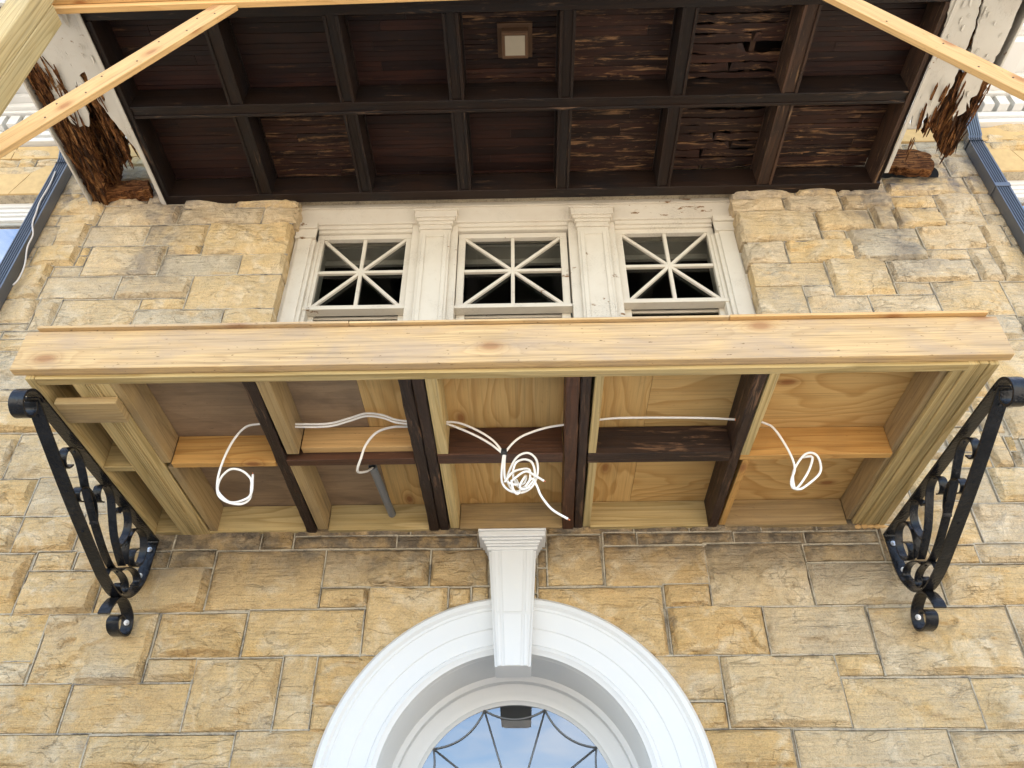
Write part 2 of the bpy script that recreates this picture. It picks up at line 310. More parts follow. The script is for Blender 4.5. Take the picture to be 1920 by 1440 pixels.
    def lathe(s, prof, cx, cz, a0=0, a1=math.pi, n=96, r=.5, closed=True):
        """profile of (radius, y) swept round the y axis through (cx, cz)"""
        b = len(s.v); m = len(prof)
        for i in range(n+1):
            a = a0+(a1-a0)*i/n
            for R, y in prof: s.v.append(Vector((cx+R*math.cos(a), y, cz+R*math.sin(a))))
        for i in range(n):
            for j in range(m if closed else m-1):
                k = (j+1) % m; s.face([b+i*m+j, b+i*m+k, b+(i+1)*m+k, b+(i+1)*m+j], [(0, 0)]*4, r)
        if closed: s.face([b+j for j in range(m)][::-1], [(0, 0)]*m, r); s.face([b+n*m+j for j in range(m)], [(0, 0)]*m, r)
    def build(s, name, mat, parent=None, bevel=0, shade=False):
        me = bpy.data.meshes.new(name); me.from_pydata([tuple(v) for v in s.v], [], s.f)
        uvl = me.uv_layers.new(name='UVMap'); fl = [c for f in s.uv for q in f for c in q]; uvl.data.foreach_set('uv', fl)
        at = me.attributes.new('rnd', 'FLOAT', 'FACE'); at.data.foreach_set('value', s.r)
        bm = bmesh.new(); bm.from_mesh(me); bmesh.ops.recalc_face_normals(bm, faces=bm.faces); bm.to_mesh(me); bm.free()
        me.materials.append(MAT[mat])
        o = bpy.data.objects.new(name, me); S.collection.objects.link(o)
        if parent: o.parent = parent; o.location = -wloc(parent)
        if bevel:
            m = o.modifiers.new('bevel', 'BEVEL'); m.width = bevel; m.segments = 2; m.limit_method = 'ANGLE'; m.angle_limit = math.radians(50)
        if shade:
            me.polygons.foreach_set('use_smooth', [True]*len(me.polygons))
            if shade == 'auto': me.set_sharp_from_angle(angle=math.radians(35))
        return o
def wloc(o):
    p = Vector((0, 0, 0))
    while o: p += Vector(o.location); o = o.parent
    return p
def smooth(P, sub=6):
    out = []; n = len(P)
    for i in range(n-1):
        p0 = P[max(i-1, 0)]; p1 = P[i]; p2 = P[i+1]; p3 = P[min(i+2, n-1)]
        for k in range(sub):
            t = k/sub; out.append(tuple(.5*((2*b)+(-a+c)*t+(2*a-5*b+4*c-d)*t*t+(-a+3*b-3*c+d)*t**3) for a, b, c, d in zip(p0, p1, p2, p3)))
    out.append(tuple(P[-1])); return out
def thing(name, label, cat, loc=(0, 0, 0), group=None):
    o = bpy.data.objects.new(name, None); o.empty_display_size = .1; S.collection.objects.link(o); o.location = loc
    return tag(o, label, cat, group)
def tag(o, label=None, cat=None, group=None, kind=None):
    for k, v in (('label', label), ('category', cat), ('group', group), ('kind', kind)):
        if v: o[k] = v
    return o
def one(name, fn, mat, parent, bevel=0, shade=False):
    m = MB(); fn(m); return m.build(name, mat, parent, bevel, shade)
def bx(name, mat, parent, a, bevel=0, r=None):
    m = MB(); m.box(*a[:6], ax=a[6] if len(a) > 6 else 'x', r=r); return m.build(name, mat, parent, bevel)
def jag(P, amp=.01, step=.03, skip=()):
    """ragged outline: points of a 2D loop with splintered edges (edges in skip stay straight)"""
    out = []; n = len(P)
    for i in range(n):
        a, c = P[i], P[(i+1) % n]; L = math.hypot(c[0]-a[0], c[1]-a[1]); out.append(tuple(a))
        if i in skip: continue
        k = int(L/step); nx, ny = -(c[1]-a[1])/max(L, 1e-6), (c[0]-a[0])/max(L, 1e-6)
        for j in range(1, k):
            t = j/k; d = RN.uniform(-amp, amp); out.append((a[0]+(c[0]-a[0])*t+nx*d, a[1]+(c[1]-a[1])*t+ny*d))
    return out
STONES=[[-3.568,-3.028,3.459,3.836],[-3.011,-2.77,3.719,3.829],[-3.005,-2.54,3.455,3.719],[-2.562,-1.914,3.464,3.705],[-2.181,-1.902,3.722,3.846],[-1.896,-1.187,3.459,3.837],[-3.502,-2.785,3.174,3.448],[-3.378,-2.809,3.055,3.17],[-2.801,-2.149,3.051,3.444],[-2.139,-1.628,3.195,3.443],[-2.145,-1.891,3.046,3.179],[-3.226,-2.53,2.781,3.043],[-2.525,-1.873,2.78,3.041],[-1.865,-1.067,2.782,3.176],[-3.296,-2.354,2.603,2.779],[-2.348,-1.577,2.602,2.771],[-1.565,-0.972,2.593,2.769],[-3.557,-3.18,3.848,4.097],[-3.195,-2.797,3.843,4.092],[-2.807,-2.178,3.856,4.086],[-3.78,-3.182,4.103,4.376],[-3.204,-2.221,4.089,4.363],[-3.935,-3.163,4.749,5.004],[-3.899,-3.392,4.383,4.739],[-3.489,-2.398,4.367,4.732],[-3.868,-3.48,5.01,5.122],[-1.624,-0.96,3.201,3.458],[-1.223,-0.584,3.594,3.836],[-1.243,-0.951,3.469,3.591],[-0.948,-0.461,3.196,3.587],[-0.472,-0.332,3.459,3.582],[-0.331,-0.224,3.489,3.569],[-0.583,-0.23,3.589,3.831],[-1.561,-1.191,2.796,3.188],[-1.184,-0.79,2.934,3.186],[-1.179,-0.958,2.793,2.927],[-1.436,-0.819,3.846,3.929],[-0.8,-0.297,3.839,3.926],[0.119,0.451,3.587,3.919],[0.46,1.072,3.577,3.84],[1.067,1.661,3.452,3.829],[0.059,0.79,3.193,3.575],[0.796,1.071,3.456,3.57],[0.801,1.353,3.187,3.446],[0.573,1.046,2.926,3.166],[0.733,1.06,2.795,2.916],[1.051,1.687,2.777,3.163],[0.466,0.653,3.855,3.93],[0.675,1.237,3.847,3.927],[1.686,2.358,3.449,3.712],[1.667,2.143,3.72,3.833],[2.422,3.053,3.436,3.692],[1.35,1.938,3.184,3.443],[1.944,2.697,3.044,3.433],[2.745,3.073,3.043,3.416],[1.693,1.95,3.043,3.166],[1.699,2.38,2.765,3.034],[2.393,2.947,2.758,3.03],[1.384,2.168,2.571,2.771],[2.187,2.862,2.565,2.756],[0.792,1.375,2.576,2.776],[2.695,3.262,3.698,3.827],[1.265,1.653,3.841,3.921],[1.692,2.147,3.843,3.921],[3.155,3.241,4.374,4.775],[3.042,3.252,4.652,4.777],[3.016,3.151,4.375,4.65],[2.961,3.228,4.108,4.356],[2.781,2.954,4.112,4.359],[2.766,3.116,3.829,4.099],[2.629,2.674,3.835,4.101],[-3.632,-3.044,6.867,7.121],[-2.927,-2.204,6.867,7.066],[-2.209,-1.897,6.854,7.057],[-3.663,-3.15,6.623,6.857],[-3.136,-2.629,6.614,6.843],[-2.631,-1.929,6.495,6.851],[-3.916,-3.629,6.636,6.864],[-3.568,-2.935,6.269,6.608],[-4.016,-3.641,6.382,6.613],[-3.792,-3.551,6.264,6.376],[-2.919,-2.638,6.499,6.591],[-2.907,-2.28,6.253,6.489],[-2.29,-1.915,6.248,6.477],[-3.765,-3.195,6.013,6.257],[-3.212,-2.615,6.006,6.25],[-2.631,-1.92,5.876,6.246],[-3.639,-2.971,5.674,5.999],[-2.974,-2.638,5.887,5.999],[-2.967,-2.3,5.668,5.875],[-2.302,-1.935,5.66,5.875],[-3.803,-3.551,5.686,6.004],[-4.066,-3.801,6.018,6.368],[-4.074,-3.739,5.754,6.015],[-4.224,-3.9,6.643,6.872],[-4.213,-3.94,6.887,7.009],[-3.98,-3.585,6.873,7.002],[1.775,2.178,6.91,7.067],[2.22,2.652,6.908,7.063],[2.701,3.083,6.9,7.073],[1.776,2.418,6.53,6.869],[2.439,2.893,6.652,6.873],[2.464,2.638,6.535,6.636],[2.902,3.062,6.678,6.89],[3.081,3.459,6.674,6.896],[3.18,3.447,6.908,7.031],[3.484,3.825,6.686,7.022],[1.787,2.113,6.279,6.511],[2.118,2.629,6.296,6.517],[2.64,3.191,6.292,6.642],[3.22,3.637,6.42,6.659],[3.23,3.53,6.304,6.398],[1.796,2.377,6.041,6.271],[2.377,2.854,5.919,6.268],[2.866,3.513,6.031,6.27],[2.156,2.392,5.925,6.018],[1.787,2.156,5.687,6.021],[2.162,2.629,5.694,5.904],[2.88,3.132,5.918,6.033],[2.628,3.1,5.702,5.906],[3.141,3.647,5.671,6.017],[3.541,3.704,6.052,6.402],[3.723,3.918,6.438,6.645],[3.711,3.973,6.045,6.412],[3.666,3.887,5.666,6.024],[3.117,3.811,7.058,7.301],[3.729,3.981,7.303,7.563],[3.824,4.016,7.056,7.297],[3.185,3.438,7.643,7.722],[-4.803,-4.591,7.724,7.804],[-4.612,-4.428,7.711,7.807],[-4.455,-4.151,7.71,7.802],[-4.826,-4.263,7.592,7.707],[-4.753,-4.163,7.806,7.945],[-5.178,-4.71,7.818,7.959],[4.23,5.202,7.88,8.052],[4.196,4.425,7.793,7.889],[4.472,4.919,7.777,7.88],[4.194,4.87,7.66,7.777]]
WL_A=[[-3.112,-1.945],[-3.082,-1.685],[-3.075,0.06],[-3.109,0.0],[-3.1,-0.283],[-3.101,-0.549],[-3.152,-0.747],[-3.2,-0.907],[-3.23,-1.024],[-3.233,-1.204],[-3.227,-1.273],[-3.282,-1.24],[-3.272,-1.152],[-3.33,-1.131],[-3.312,-1.262],[-3.292,-1.41],[-3.307,-1.69]]
WL_B=[[-3.257,-2.019],[-3.303,-1.682],[-3.292,-1.393],[-3.313,-1.241],[-3.34,-1.109],[-3.352,-0.915],[-3.401,-0.802],[-3.426,-0.822],[-3.477,-0.803],[-3.523,-0.843],[-3.525,-0.976],[-3.556,-1.05],[-3.541,-1.202],[-3.567,-1.281],[-3.614,-1.417],[-3.547,-1.809]]
WR_A=[[2.992,-1.734],[3.049,-1.137],[3.063,-0.915],[3.049,-0.788],[3.094,-0.649],[3.137,-0.661],[3.168,-0.785],[3.201,-0.713],[3.22,-0.683],[3.231,-0.742],[3.226,-0.796],[3.247,-0.911],[3.266,-1.001],[3.259,-1.116],[3.232,-1.492],[3.185,-1.729]]
WR_B=[[3.198,-1.729],[3.264,-1.417],[3.328,-1.082],[3.329,-0.994],[3.351,-0.88],[3.373,-0.763],[3.394,-0.697],[3.395,-0.733],[3.448,-0.767],[3.459,-0.79],[3.433,-0.867],[3.475,-0.813],[3.449,-0.901],[3.485,-0.923],[3.478,-1.01],[3.499,-1.336],[3.482,-1.722]]
RR_A=[[3.546,-1.069],[3.56,-0.958],[3.548,-0.867],[3.558,-0.762],[3.527,-0.612],[3.541,-0.512],[3.543,-0.404],[3.539,-0.359],[3.531,-0.339],[3.516,-0.349],[3.502,-0.317],[3.474,-0.36],[3.441,-0.374],[3.412,-0.42],[3.354,-0.485],[3.321,-0.598],[3.302,-0.558],[3.257,-0.709],[3.262,-0.816],[3.276,-0.896],[3.293,-1.053],[3.34,-1.074],[3.394,-0.882],[3.408,-0.736],[3.414,-0.669],[3.472,-0.68],[3.496,-0.834],[3.494,-0.993]]
RL_A=[[-3.687,-1.311],[-3.623,-1.31],[-3.546,-1.178],[-3.578,-0.997],[-3.571,-0.832],[-3.494,-0.796],[-3.443,-0.756],[-3.465,-0.647],[-3.492,-0.451],[-3.542,-0.207],[-3.601,0.022],[-3.699,0.085]]
RL_B=[[-3.471,-0.769],[-3.263,-0.749],[-3.285,-0.512],[-3.312,-0.38],[-3.423,-0.285],[-3.475,-0.135],[-3.574,-0.131],[-3.526,-0.385],[-3.495,-0.584]]
RL_C=[[-3.663,7.303],[-3.591,7.471],[-3.307,7.485],[-3.232,7.349],[-3.194,7.174],[-3.585,7.157]]
RR_C=[[3.233,7.551],[3.427,7.561],[3.545,7.488],[3.546,7.361],[3.489,7.267],[3.319,7.28],[3.144,7.337]]
RR_H=[[3.208,7.56],[3.464,7.629],[3.656,7.638],[3.683,7.545],[3.578,7.294],[3.338,7.286],[3.145,7.336]]
# ================================================================== GROUND
g = MB(); g.box(-80, 80, -90, 60, -.3, 0); go = g.build('ground', 'concrete'); tag(go, kind='structure')
# ================================================================== HOUSE
house = thing('stone_house', 'tan rock-faced sandstone house front with white trim, arched doorway and dentilled eaves', 'house', (0, 0, 0))
def hsh(ix, iy, s):
    n = (ix.astype(np.int64)*374761393 + iy.astype(np.int64)*668265263 + s*1442695041) & 0x7fffffff
    n = ((n ^ (n >> 13))*1274126177) & 0x7fffffff
    return ((n ^ (n >> 16)) & 0xffff)/65535.
def vnoise(x, y, s):
    ix, iy = np.floor(x), np.floor(y); fx, fy = x-ix, y-iy; fx = fx*fx*(3-2*fx); fy = fy*fy*(3-2*fy)
    a, b, c, d = hsh(ix, iy, s), hsh(ix+1, iy, s), hsh(ix, iy+1, s), hsh(ix+1, iy+1, s)
    return (a*(1-fx)+b*fx)*(1-fy)+(c*(1-fx)+d*fx)*fy
def fbm(x, y, s, o=4):
    t = 0; w = .5
    for i in range(o): t = t+vnoise(x, y, s+i*17)*w; x = x*2.03+5.1; y = y*2.03+1.7; w *= .5
    return t
ZC, RO = 2.462, 1.045
def inside_hole(x, z):
    return (((x-CX)**2+(z-ZC)**2 < .97**2) & (z > ZC)) | ((np.abs(x-CX) < .97) & (z <= ZC))
HOLES = [(-1.915, 1.797, 4.9, 7.16), (-5.8, -4.25, 5.3, 7.31), (4.16, 5.8, 5.3, 7.37)]
BANDS = [(-6.3, 6.3, 7.80, 8.6), (-5.8, -4.17, 7.30, 7.60), (-4.45, -4.17, 7.55, 7.71), (4.10, 5.8, 7.36, 7.66), (4.10, 4.3, 7.6, 7.74)]
cs = .02; X0w, X1w, Z1w = -6.2, 6.2, 7.80; gx, gz = int((X1w-X0w)/cs), int(Z1w/cs); occ = np.zeros((gx, gz), bool)
def mark(a, b, c, d): occ[max(0, int(round((a-X0w)/cs))):max(0, int(round((b-X0w)/cs))), max(0, int(round(c/cs))):max(0, int(round(d/cs)))] = True
rects = []
for a, b, c, d in STONES:
    if b-a < .05 or d-c < .04: continue
    rects.append([a, b, c, d])
# pull apart stones that overlap by a little
for i in range(len(rects)):
    for j in range(i+1, len(rects)):
        A, B = rects[i], rects[j]; ox = min(A[1], B[1])-max(A[0], B[0]); oz = min(A[3], B[3])-max(A[2], B[2])
        if ox > 0 and oz > 0:
            if ox < oz:
                m = (min(A[1], B[1])+max(A[0], B[0]))/2
                if A[0] < B[0]: A[1] = B[0] = m
                else: B[1] = A[0] = m
            else:
                m = (min(A[3], B[3])+max(A[2], B[2]))/2
                if A[2] < B[2]: A[3] = B[2] = m
                else: B[3] = A[2] = m
rects = [r for r in rects if r[1]-r[0] > .05 and r[3]-r[2] > .035]
for r in rects: mark(*r)
for h in HOLES+BANDS: mark(*h)
# let neighbouring stones grow into narrow leftover gaps
_o = occ.copy()
for r in rects:
    i0, i1 = int(round((r[0]-X0w)/cs)), int(round((r[1]-X0w)/cs)); j0, j1 = int(round(r[2]/cs)), int(round(r[3]/cs))
    if i0 < 1 or i1 >= gx-1: continue
    for side in (0, 1):
        k = 0
        while k < 7 and 0 <= (i1+k if side else i0-1-k) < gx and not occ[(i1+k if side else i0-1-k), j0:j1].any(): k += 1
        if 0 < k < 7:
            if side: occ[i1:i1+k, j0:j1] = True; r[1] += k*cs; i1 += k
            else: occ[i0-k:i0, j0:j1] = True; r[0] -= k*cs; i0 -= k
    for side in (0, 1):
        k = 0
        while k < 5 and 0 <= (j1+k if side else j0-1-k) < gz and not occ[i0:i1, (j1+k if side else j0-1-k)].any(): k += 1
        if 0 < k < 5:
            if side: occ[i0:i1, j1:j1+k] = True; r[3] += k*cs; j1 += k
            else: occ[i0:i1, j0-k:j0] = True; r[2] -= k*cs; j0 -= k
xx = X0w+(np.arange(gx)+.5)*cs; zz = (np.arange(gz)+.5)*cs; XX, ZZ = np.meshgrid(xx, zz, indexing='ij'); occ |= inside_hole(XX, ZZ)
R2 = random.Random(3)
for j in range(gz):
    i = 0
    while i < gx:
        if occ[i, j]: i += 1; continue
        mw = int(R2.choice([.34, .45, .55, .62, .72])/cs); mh = int(R2.choice([.13, .22, .30, .36, .36])/cs)
        e = i
        while e < gx and e-i < mw and not occ[e, j]: e += 1
        if e < gx and not occ[e, j]:
            k = e
            while k < gx and k-e < 7 and not occ[k, j]: k += 1
            if k-e < 7: e = k
        mh = min(mh, max(6, int(.9*(e-i))))
        t = j
        while t < gz and t-j < mh and not occ[i:e, t].any(): t += 1
        occ[i:e, j:t] = True
        w, h = (e-i)*cs, (t-j)*cs
        if w >= .055 and h >= .05: rects.append([X0w+i*cs, X0w+e*cs, j*cs, t*cs])
        i = e
V, Fc, C = [], [], []; nv = 0
bead = MB(); bead_rects = []
for q, (a, b, c, d) in enumerate(rects):
    rg = np.random.RandomState(q+11)
    a += .007; b -= .007; c += .006; d -= .006; w, h = b-a, d-c
    if w < .03 or h < .02: continue
    vis = d > 2.3 and b > -5.3 and a < 5.3
    st = .0115 if vis else .09
    nx, nz = max(3, int(w/st)+1), max(3, int(h/st)+1)
    U, Vv = np.meshgrid(np.linspace(0, w, nx), np.linspace(0, h, nz), indexing='ij')
    PX, PZ = a+U, c+Vv; e = np.minimum(np.minimum(U, w-U), np.minimum(Vv, h-Vv)*1.1)
    e = e+(fbm(PX*9, PZ*9, q)-.5)*.022*(e > 0)
    roll = np.clip(e/.026, 0, 1); roll = roll*roll*(3-2*roll)
    big = min(1., h/.22)
    Hf = np.full_like(U, 9.)
    for k in range(rg.randint(6, 11)):
        ang = rg.uniform(0, 6.28); sl = rg.uniform(.05, .38); uc, vc = rg.uniform(.1, .9)*w, rg.uniform(.1, .9)*h
        Hf = np.minimum(Hf, rg.uniform(.055, .10)+sl*(math.cos(ang)*(U-uc)+1.4*math.sin(ang)*(Vv-vc))+(fbm(PX*3.5, PZ*5, q+k)-.5)*.03)
    led = (fbm(PX*1.9+q, PZ*4.6+U*rg.uniform(-1.5, 1.5), q+5, 4)+(fbm(PX*9, PZ*9, q+31, 3)-.45)*.16)*rg.uniform(2.6, 5); fr = led-np.floor(led)
    led = (np.floor(led)+np.clip((fr-.90)/.10, 0, 1))*rg.uniform(.014, .030)-.026
    H = .004+roll*(.009+big*(np.clip(Hf, -.002, .11)+led)+(fbm(PX*16, PZ*18, q+9, 3)-.45)*.010)
    if rg.rand() < .12: H = .004+roll*(.012+(fbm(PX*5, PZ*6, q+9, 4)-.45)*.016*big)     # sawn-flat stones
    hm = .10 if d < 3.9 else .055
    hl = np.full_like(PX, hm)
    dd_ = np.maximum(0, np.hypot(PX-CX, PZ-ZC)-1.06); dd_ = np.where(PZ < ZC, np.maximum(0, np.abs(PX-CX)-1.06), dd_); hl = np.minimum(hl, .022+.28*dd_)
    def rectd(cx0, hw, z0, z1): return np.hypot(np.maximum(0, np.abs(PX-cx0)-hw), np.maximum(0, np.maximum(z0-PZ, PZ-z1)))
    for rd_, lo_ in ((rectd(CX, .22, 3.2, 3.95), .022), (rectd(-2.305, .05, 3.2, 3.95), .022), (rectd(2.198, .05, 3.2, 3.95), .022), (rectd(-.08, 2.3, 3.93, 4.25), .024), (rectd(-4.09, .09, 3, 8), .02), (rectd(4.01, .09, 3, 8), .02)): hl = np.minimum(hl, lo_+.28*rd_)
    H = .004+np.maximum(H-.004, .002*roll); H = np.where(H > hl*.6, hl*.6+hl*.4*np.tanh((H-hl*.6)/(hl*.4)), H)
    jx = (fbm(PX*7, PZ*7, 900, 2)-.4)*.008*(e < .01); jz = (fbm(PX*7+9, PZ*7, 901, 2)-.4)*.010*(e < .01)
    Y = -H
    grid = np.stack([PX+jx, Y, PZ+jz], -1).reshape(-1, 3)
    hole = inside_hole(PX, PZ).reshape(-1)
    I = np.arange(nx*nz).reshape(nx, nz); quads = np.stack([I[:-1, :-1], I[1:, :-1], I[1:, 1:], I[:-1, 1:]], -1).reshape(-1, 4)
    quads = quads[~hole[quads].all(1)]
    ring = np.concatenate([I[:, 0], I[-1, 1:], I[-2::-1, -1], I[0, -2:0:-1]]); sk = grid[ring].copy()
    nearw = (abs(b+1.915) < .05 or abs(a-1.797) < .05) and c > 5
    sk[:, 1] = .17 if nearw else .02
    m = len(ring); base = nx*nz; s2 = np.stack([ring, np.roll(ring, -1), base+(np.arange(m)+1) % m, base+np.arange(m)], -1)
    if hole.any(): s2 = s2[~hole[s2[:, :2]].any(1)]
    allf = np.concatenate([quads, s2])+nv; vs = np.concatenate([grid, sk]); V.append(vs); Fc.append(allf); nv += len(vs)
    cx_, cz_ = (a+b)/2, (c+d)/2
    hue = rg.rand(); wz = .28+.3*rg.rand()
    if cz_ > 5: hue = .56+.44*rg.rand(); wz += .06+.16*(cx_ > 1.5)
    elif cx_ > 2.0: hue = .4+.5*rg.rand(); wz += .20
    elif cx_ > 1.3: hue = .3+.5*rg.rand(); wz += .12
    elif cx_ < -1.7: hue = .12+.5*rg.rand(); wz += .05
    else: hue = .0+.38*rg.rand(); wz -= .08
    if rg.rand() < .07: wz += .2
    C.append(np.tile([rg.rand(), hue, wz, 1.], (len(vs), 1)))
    if vis and q % 1 == 0:
        z_ = d+.006; x_ = a-.007; t = .0062; yo = -.009-rg.rand()*.003
        def strip(p0, p1, hor):
            L = math.hypot(p1[0]-p0[0], p1[1]-p0[1]); n = max(2, int(L/.07)); b0 = len(bead.v); gone = rg.rand()*100
            for i in range(n+1):
                x = p0[0]+(p1[0]-p0[0])*i/n; z = p0[1]+(p1[1]-p0[1])*i/n; wv = rg.uniform(-.0012, .0012)
                if inside_hole(np.array(x), np.array(z)): x = z = None
                tt = t*(.45+.7*rg.rand())
                if x is None: bead.v += [Vector((CX, .1, 1.))]*4; continue
                if hor: bead.v += [Vector((x, .006, z+wv-tt)), Vector((x, yo, z+wv-tt*.65)), Vector((x, yo, z+wv+tt*.65)), Vector((x, .006, z+wv+tt))]
                else: bead.v += [Vector((x+wv-tt, .006, z)), Vector((x+wv-tt*.65, yo+.0007, z)), Vector((x+wv+tt*.65, yo+.0007, z)), Vector((x+wv+tt, .006, z))]
            for i in range(n):
                k = b0+i*4
                if bead.v[k].y > .05 or bead.v[k+4].y > .05: continue
                for u_ in (0, 1, 2): bead.face([k+u_, k+u_+1, k+u_+5, k+u_+4], [(0, 0)]*4, .5)
        if not any(x_ < h[1] and b > h[0] and z_ > h[2] and z_-.01 < h[3] for h in HOLES+BANDS): strip((x_, z_), (b+.007, z_), True)
        if not any(x_-.005 < h[1] and x_ > h[0] and d > h[2] and c < h[3] for h in HOLES): strip((x_, c-.006), (x_, d+.006), False)
V = np.concatenate(V); Fc = np.concatenate(Fc); C = np.concatenate(C)
me = bpy.data.meshes.new('wall'); me.vertices.add(len(V)); me.vertices.foreach_set('co', V.reshape(-1).astype(np.float32))
me.loops.add(len(Fc)*4); me.loops.foreach_set('vertex_index', Fc.reshape(-1).astype(np.int32)); me.polygons.add(len(Fc))
me.polygons.foreach_set('loop_start', np.arange(0, len(Fc)*4, 4, dtype=np.int32)); me.polygons.foreach_set('loop_total', np.full(len(Fc), 4, np.int32))
me.update(calc_edges=True); me.validate()
ca = me.color_attributes.new('stn', 'FLOAT_COLOR', 'POINT'); ca.data.foreach_set('color', C.reshape(-1).astype(np.float32))
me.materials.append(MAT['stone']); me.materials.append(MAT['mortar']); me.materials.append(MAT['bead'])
me.polygons.foreach_set('use_smooth', [True]*len(me.polygons)); me.set_sharp_from_angle(angle=math.radians(38))
wall = bpy.data.objects.new('wall', me); S.collection.objects.link(wall); wall.parent = house
# mortar backing as pieces round the openings (joined into the wall part)
mb = MB(); y0, y1 = .006, .40
def bk(a, b, c, d): mb.box(a, b, y0, y1, c, d)
bk(-6.3, -5.8, 0, 8.6); bk(-5.8, -4.25, 0, 5.3); bk(-5.8, -4.25, 7.31, 8.6); bk(-4.25, -1.945, 0, 8.6); bk(5.8, 6.3, 0, 8.6); bk(4.16, 5.8, 0, 5.3); bk(4.16, 5.8, 7.37, 8.6); bk(1.825, 4.16, 0, 8.6)
bk(-1.945, 1.825, 7.2, 8.6); bk(-1.945, 1.825, 3.6, 4.9); bk(-1.945, CX-1.0, 0, 3.6); bk(CX+1.0, 1.825, 0, 3.6)
pts = [(CX+1.0, y0, 3.6), (CX+1.0, y0, ZC)]+[(CX+.99*math.cos(math.pi*k/40), y0, ZC+.99*math.sin(math.pi*k/40)) for k in range(41)]+[(CX-1.0, y0, ZC), (CX-1.0, y0, 3.6)]
mb.prism(pts, (0, y1-y0, 0))
for nm, B, mi in (('backing', mb, 1), ('bead', bead, 2)):
    bm = bmesh.new(); bm.from_mesh(me); o2 = B.build('tmp', 'mortar'); t = o2.data
    bm2 = bmesh.new(); bm2.from_mesh(t); t.clear_geometry(); bm2.to_mesh(t); bm2.free()
    n0 = len(bm.faces); bm.from_mesh(t); bm.faces.ensure_lookup_table()
    for f in bm.faces[n0:]: f.material_index = mi; f.smooth = False
    bm.to_mesh(me); bm.free(); bpy.data.objects.remove(o2)
# dressed lintels, belt course, eaves
for sg, xa, xb, zb, zt in ((-1, -5.8, -4.17, 7.312, 7.595), (1, 4.10, 5.8, 7.372, 7.655)):
    m = MB(); cut = -4.53 if sg < 0 else 4.47
    e = xb if sg < 0 else xa; k = -sg
    m.prism([(cut-sg*.003*1, -.012, zb), (e, -.012, zb), (e, -.012, zt+.115), (e+sg*.16, -.012, zt+.11), (e+sg*.27, -.012, zt), (cut+(.10 if sg < 0 else -.10), -.012, zt)], (0, .21, 0))
    m.prism([(cut-.005 if sg < 0 else cut+.005, -.010, zb), ((xa if sg < 0 else xb), -.010, zb), ((xa if sg < 0 else xb), -.010, zt), ((cut+.09) if sg < 0 else (cut-.09), -.010, zt)], (0, .208, 0))
    m.build('lintel', 'smooth_stone', house, .004)
m = MB(); x = -6.3
while x < 6.3:
    L = RN.uniform(.7, 1.1); m.box(x, min(x+L-.006, 6.3), -.02-RN.random()*.004, .2, 7.805, 7.985); x += L
m.build('belt_course', 'smooth_stone', house, .004)
one('eaves_moulding', lambda m: [m.box(-6.4, 6.4, -.075, .1, 8.00, 8.03), m.box(-6.4, 6.4, -.06, .1, 8.03, 8.075), m.box(-6.4, 6.4, -.09, .1, 8.075, 8.135)], 'white', house, .01)
m = MB(); x = -6.3
while x < 6.3: m.box(x, x+.092, -.165, -.02, 8.14, 8.27); x += .137
m.build('dentil_band', 'white', house, .003)
one('dentil_backing', lambda m: m.box(-6.4, 6.4, -.045, .1, 8.136, 8.285), 'white', house)
one('crown_moulding', lambda m: [m.box(-6.4, 6.4, -.19, .1, 8.286, 8.32), m.box(-6.4, 6.4, -.23, .1, 8.321, 8.38), m.box(-6.4, 6.4, -.30, .1, 8.381, 8.43)], 'white', house, .01)
one('eaves_soffit', lambda m: m.box(-6.5, 6.5, -.72, .3, 8.432, 8.47), 'white', house)
one('eaves_fascia', lambda m: [m.box(-6.5, 6.5, -.76, -.721, 8.41, 8.64), m.box(-6.5, 6.5, -.80, -.762, 8.55, 8.66)], 'white', house, .005)
x = -6.2
while x < 6.3:
    if abs(x) > 3.9: bx('modillion', 'white', house, (x, x+.16, -.66, -.302, 8.33, 8.431, 'y'), .006)
    x += .62
m = MB(); m.prism([(-6.5, -.8, 8.662), (-6.5, 4.5, 11.4), (-6.5, 9.5, 8.662)], (13, 0, 0)); m.build('roof', 'room', house)
one('house_body', lambda m: [m.box(-6.3, -6.1, .401, 9, 0, 8.66), m.box(6.1, 6.3, .401, 9, 0, 8.66), m.box(-6.1, 6.1, 8.8, 9, 0, 8.66)], 'mortar', house)
one('interior_room', lambda m: [m.box(-6.1, 6.1, 3.0, 3.1, 0, 8.4), m.box(-6.1, 6.1, .401, 3.0, 7.65, 7.7), m.box(-6.1, 6.1, .401, 3.0, 4.2, 4.3), m.box(-2.6, -2.5, .401, 3., 4.3, 7.65), m.box(2.5, 2.6, .401, 3., 4.3, 7.65)], 'room', house)
# side windows
for sg, xa, xb, zt in ((-1, -5.8, -4.25, 7.31), (1, 4.16, 5.8, 7.37)):
    wn = MB()
    for k, (w, y) in enumerate(((.05, .095), (.09, .115), (.12, .13), (.16, .15))):
        lo = (0, .05, .09, .12)[k]
        wn.box(xa+lo, xb-lo, y, y+.06, zt-w, zt-lo-.0005); wn.box(xa+lo, xa+w, y, y+.06, 5.3, zt-w-.0005, 'z'); wn.box(xb-w, xb-lo, y, y+.06, 5.3, zt-w-.0005, 'z')
    wo_ = wn.build('window', 'white', house, .004)
    one('pane', lambda m: m.box(xa+.13, xb-.13, .19, .194, 5.3, zt-.13), 'glass3', wo_)
    one('sash', lambda m: [m.box(xa+.16, xb-.16, .175, .189, zt-.20, zt-.161)], 'room_trim', wo_)
    one('blind', lambda m: m.box(xa+.1, xb-.1, .33, .34, 5.2, zt), 'diff', wo_)
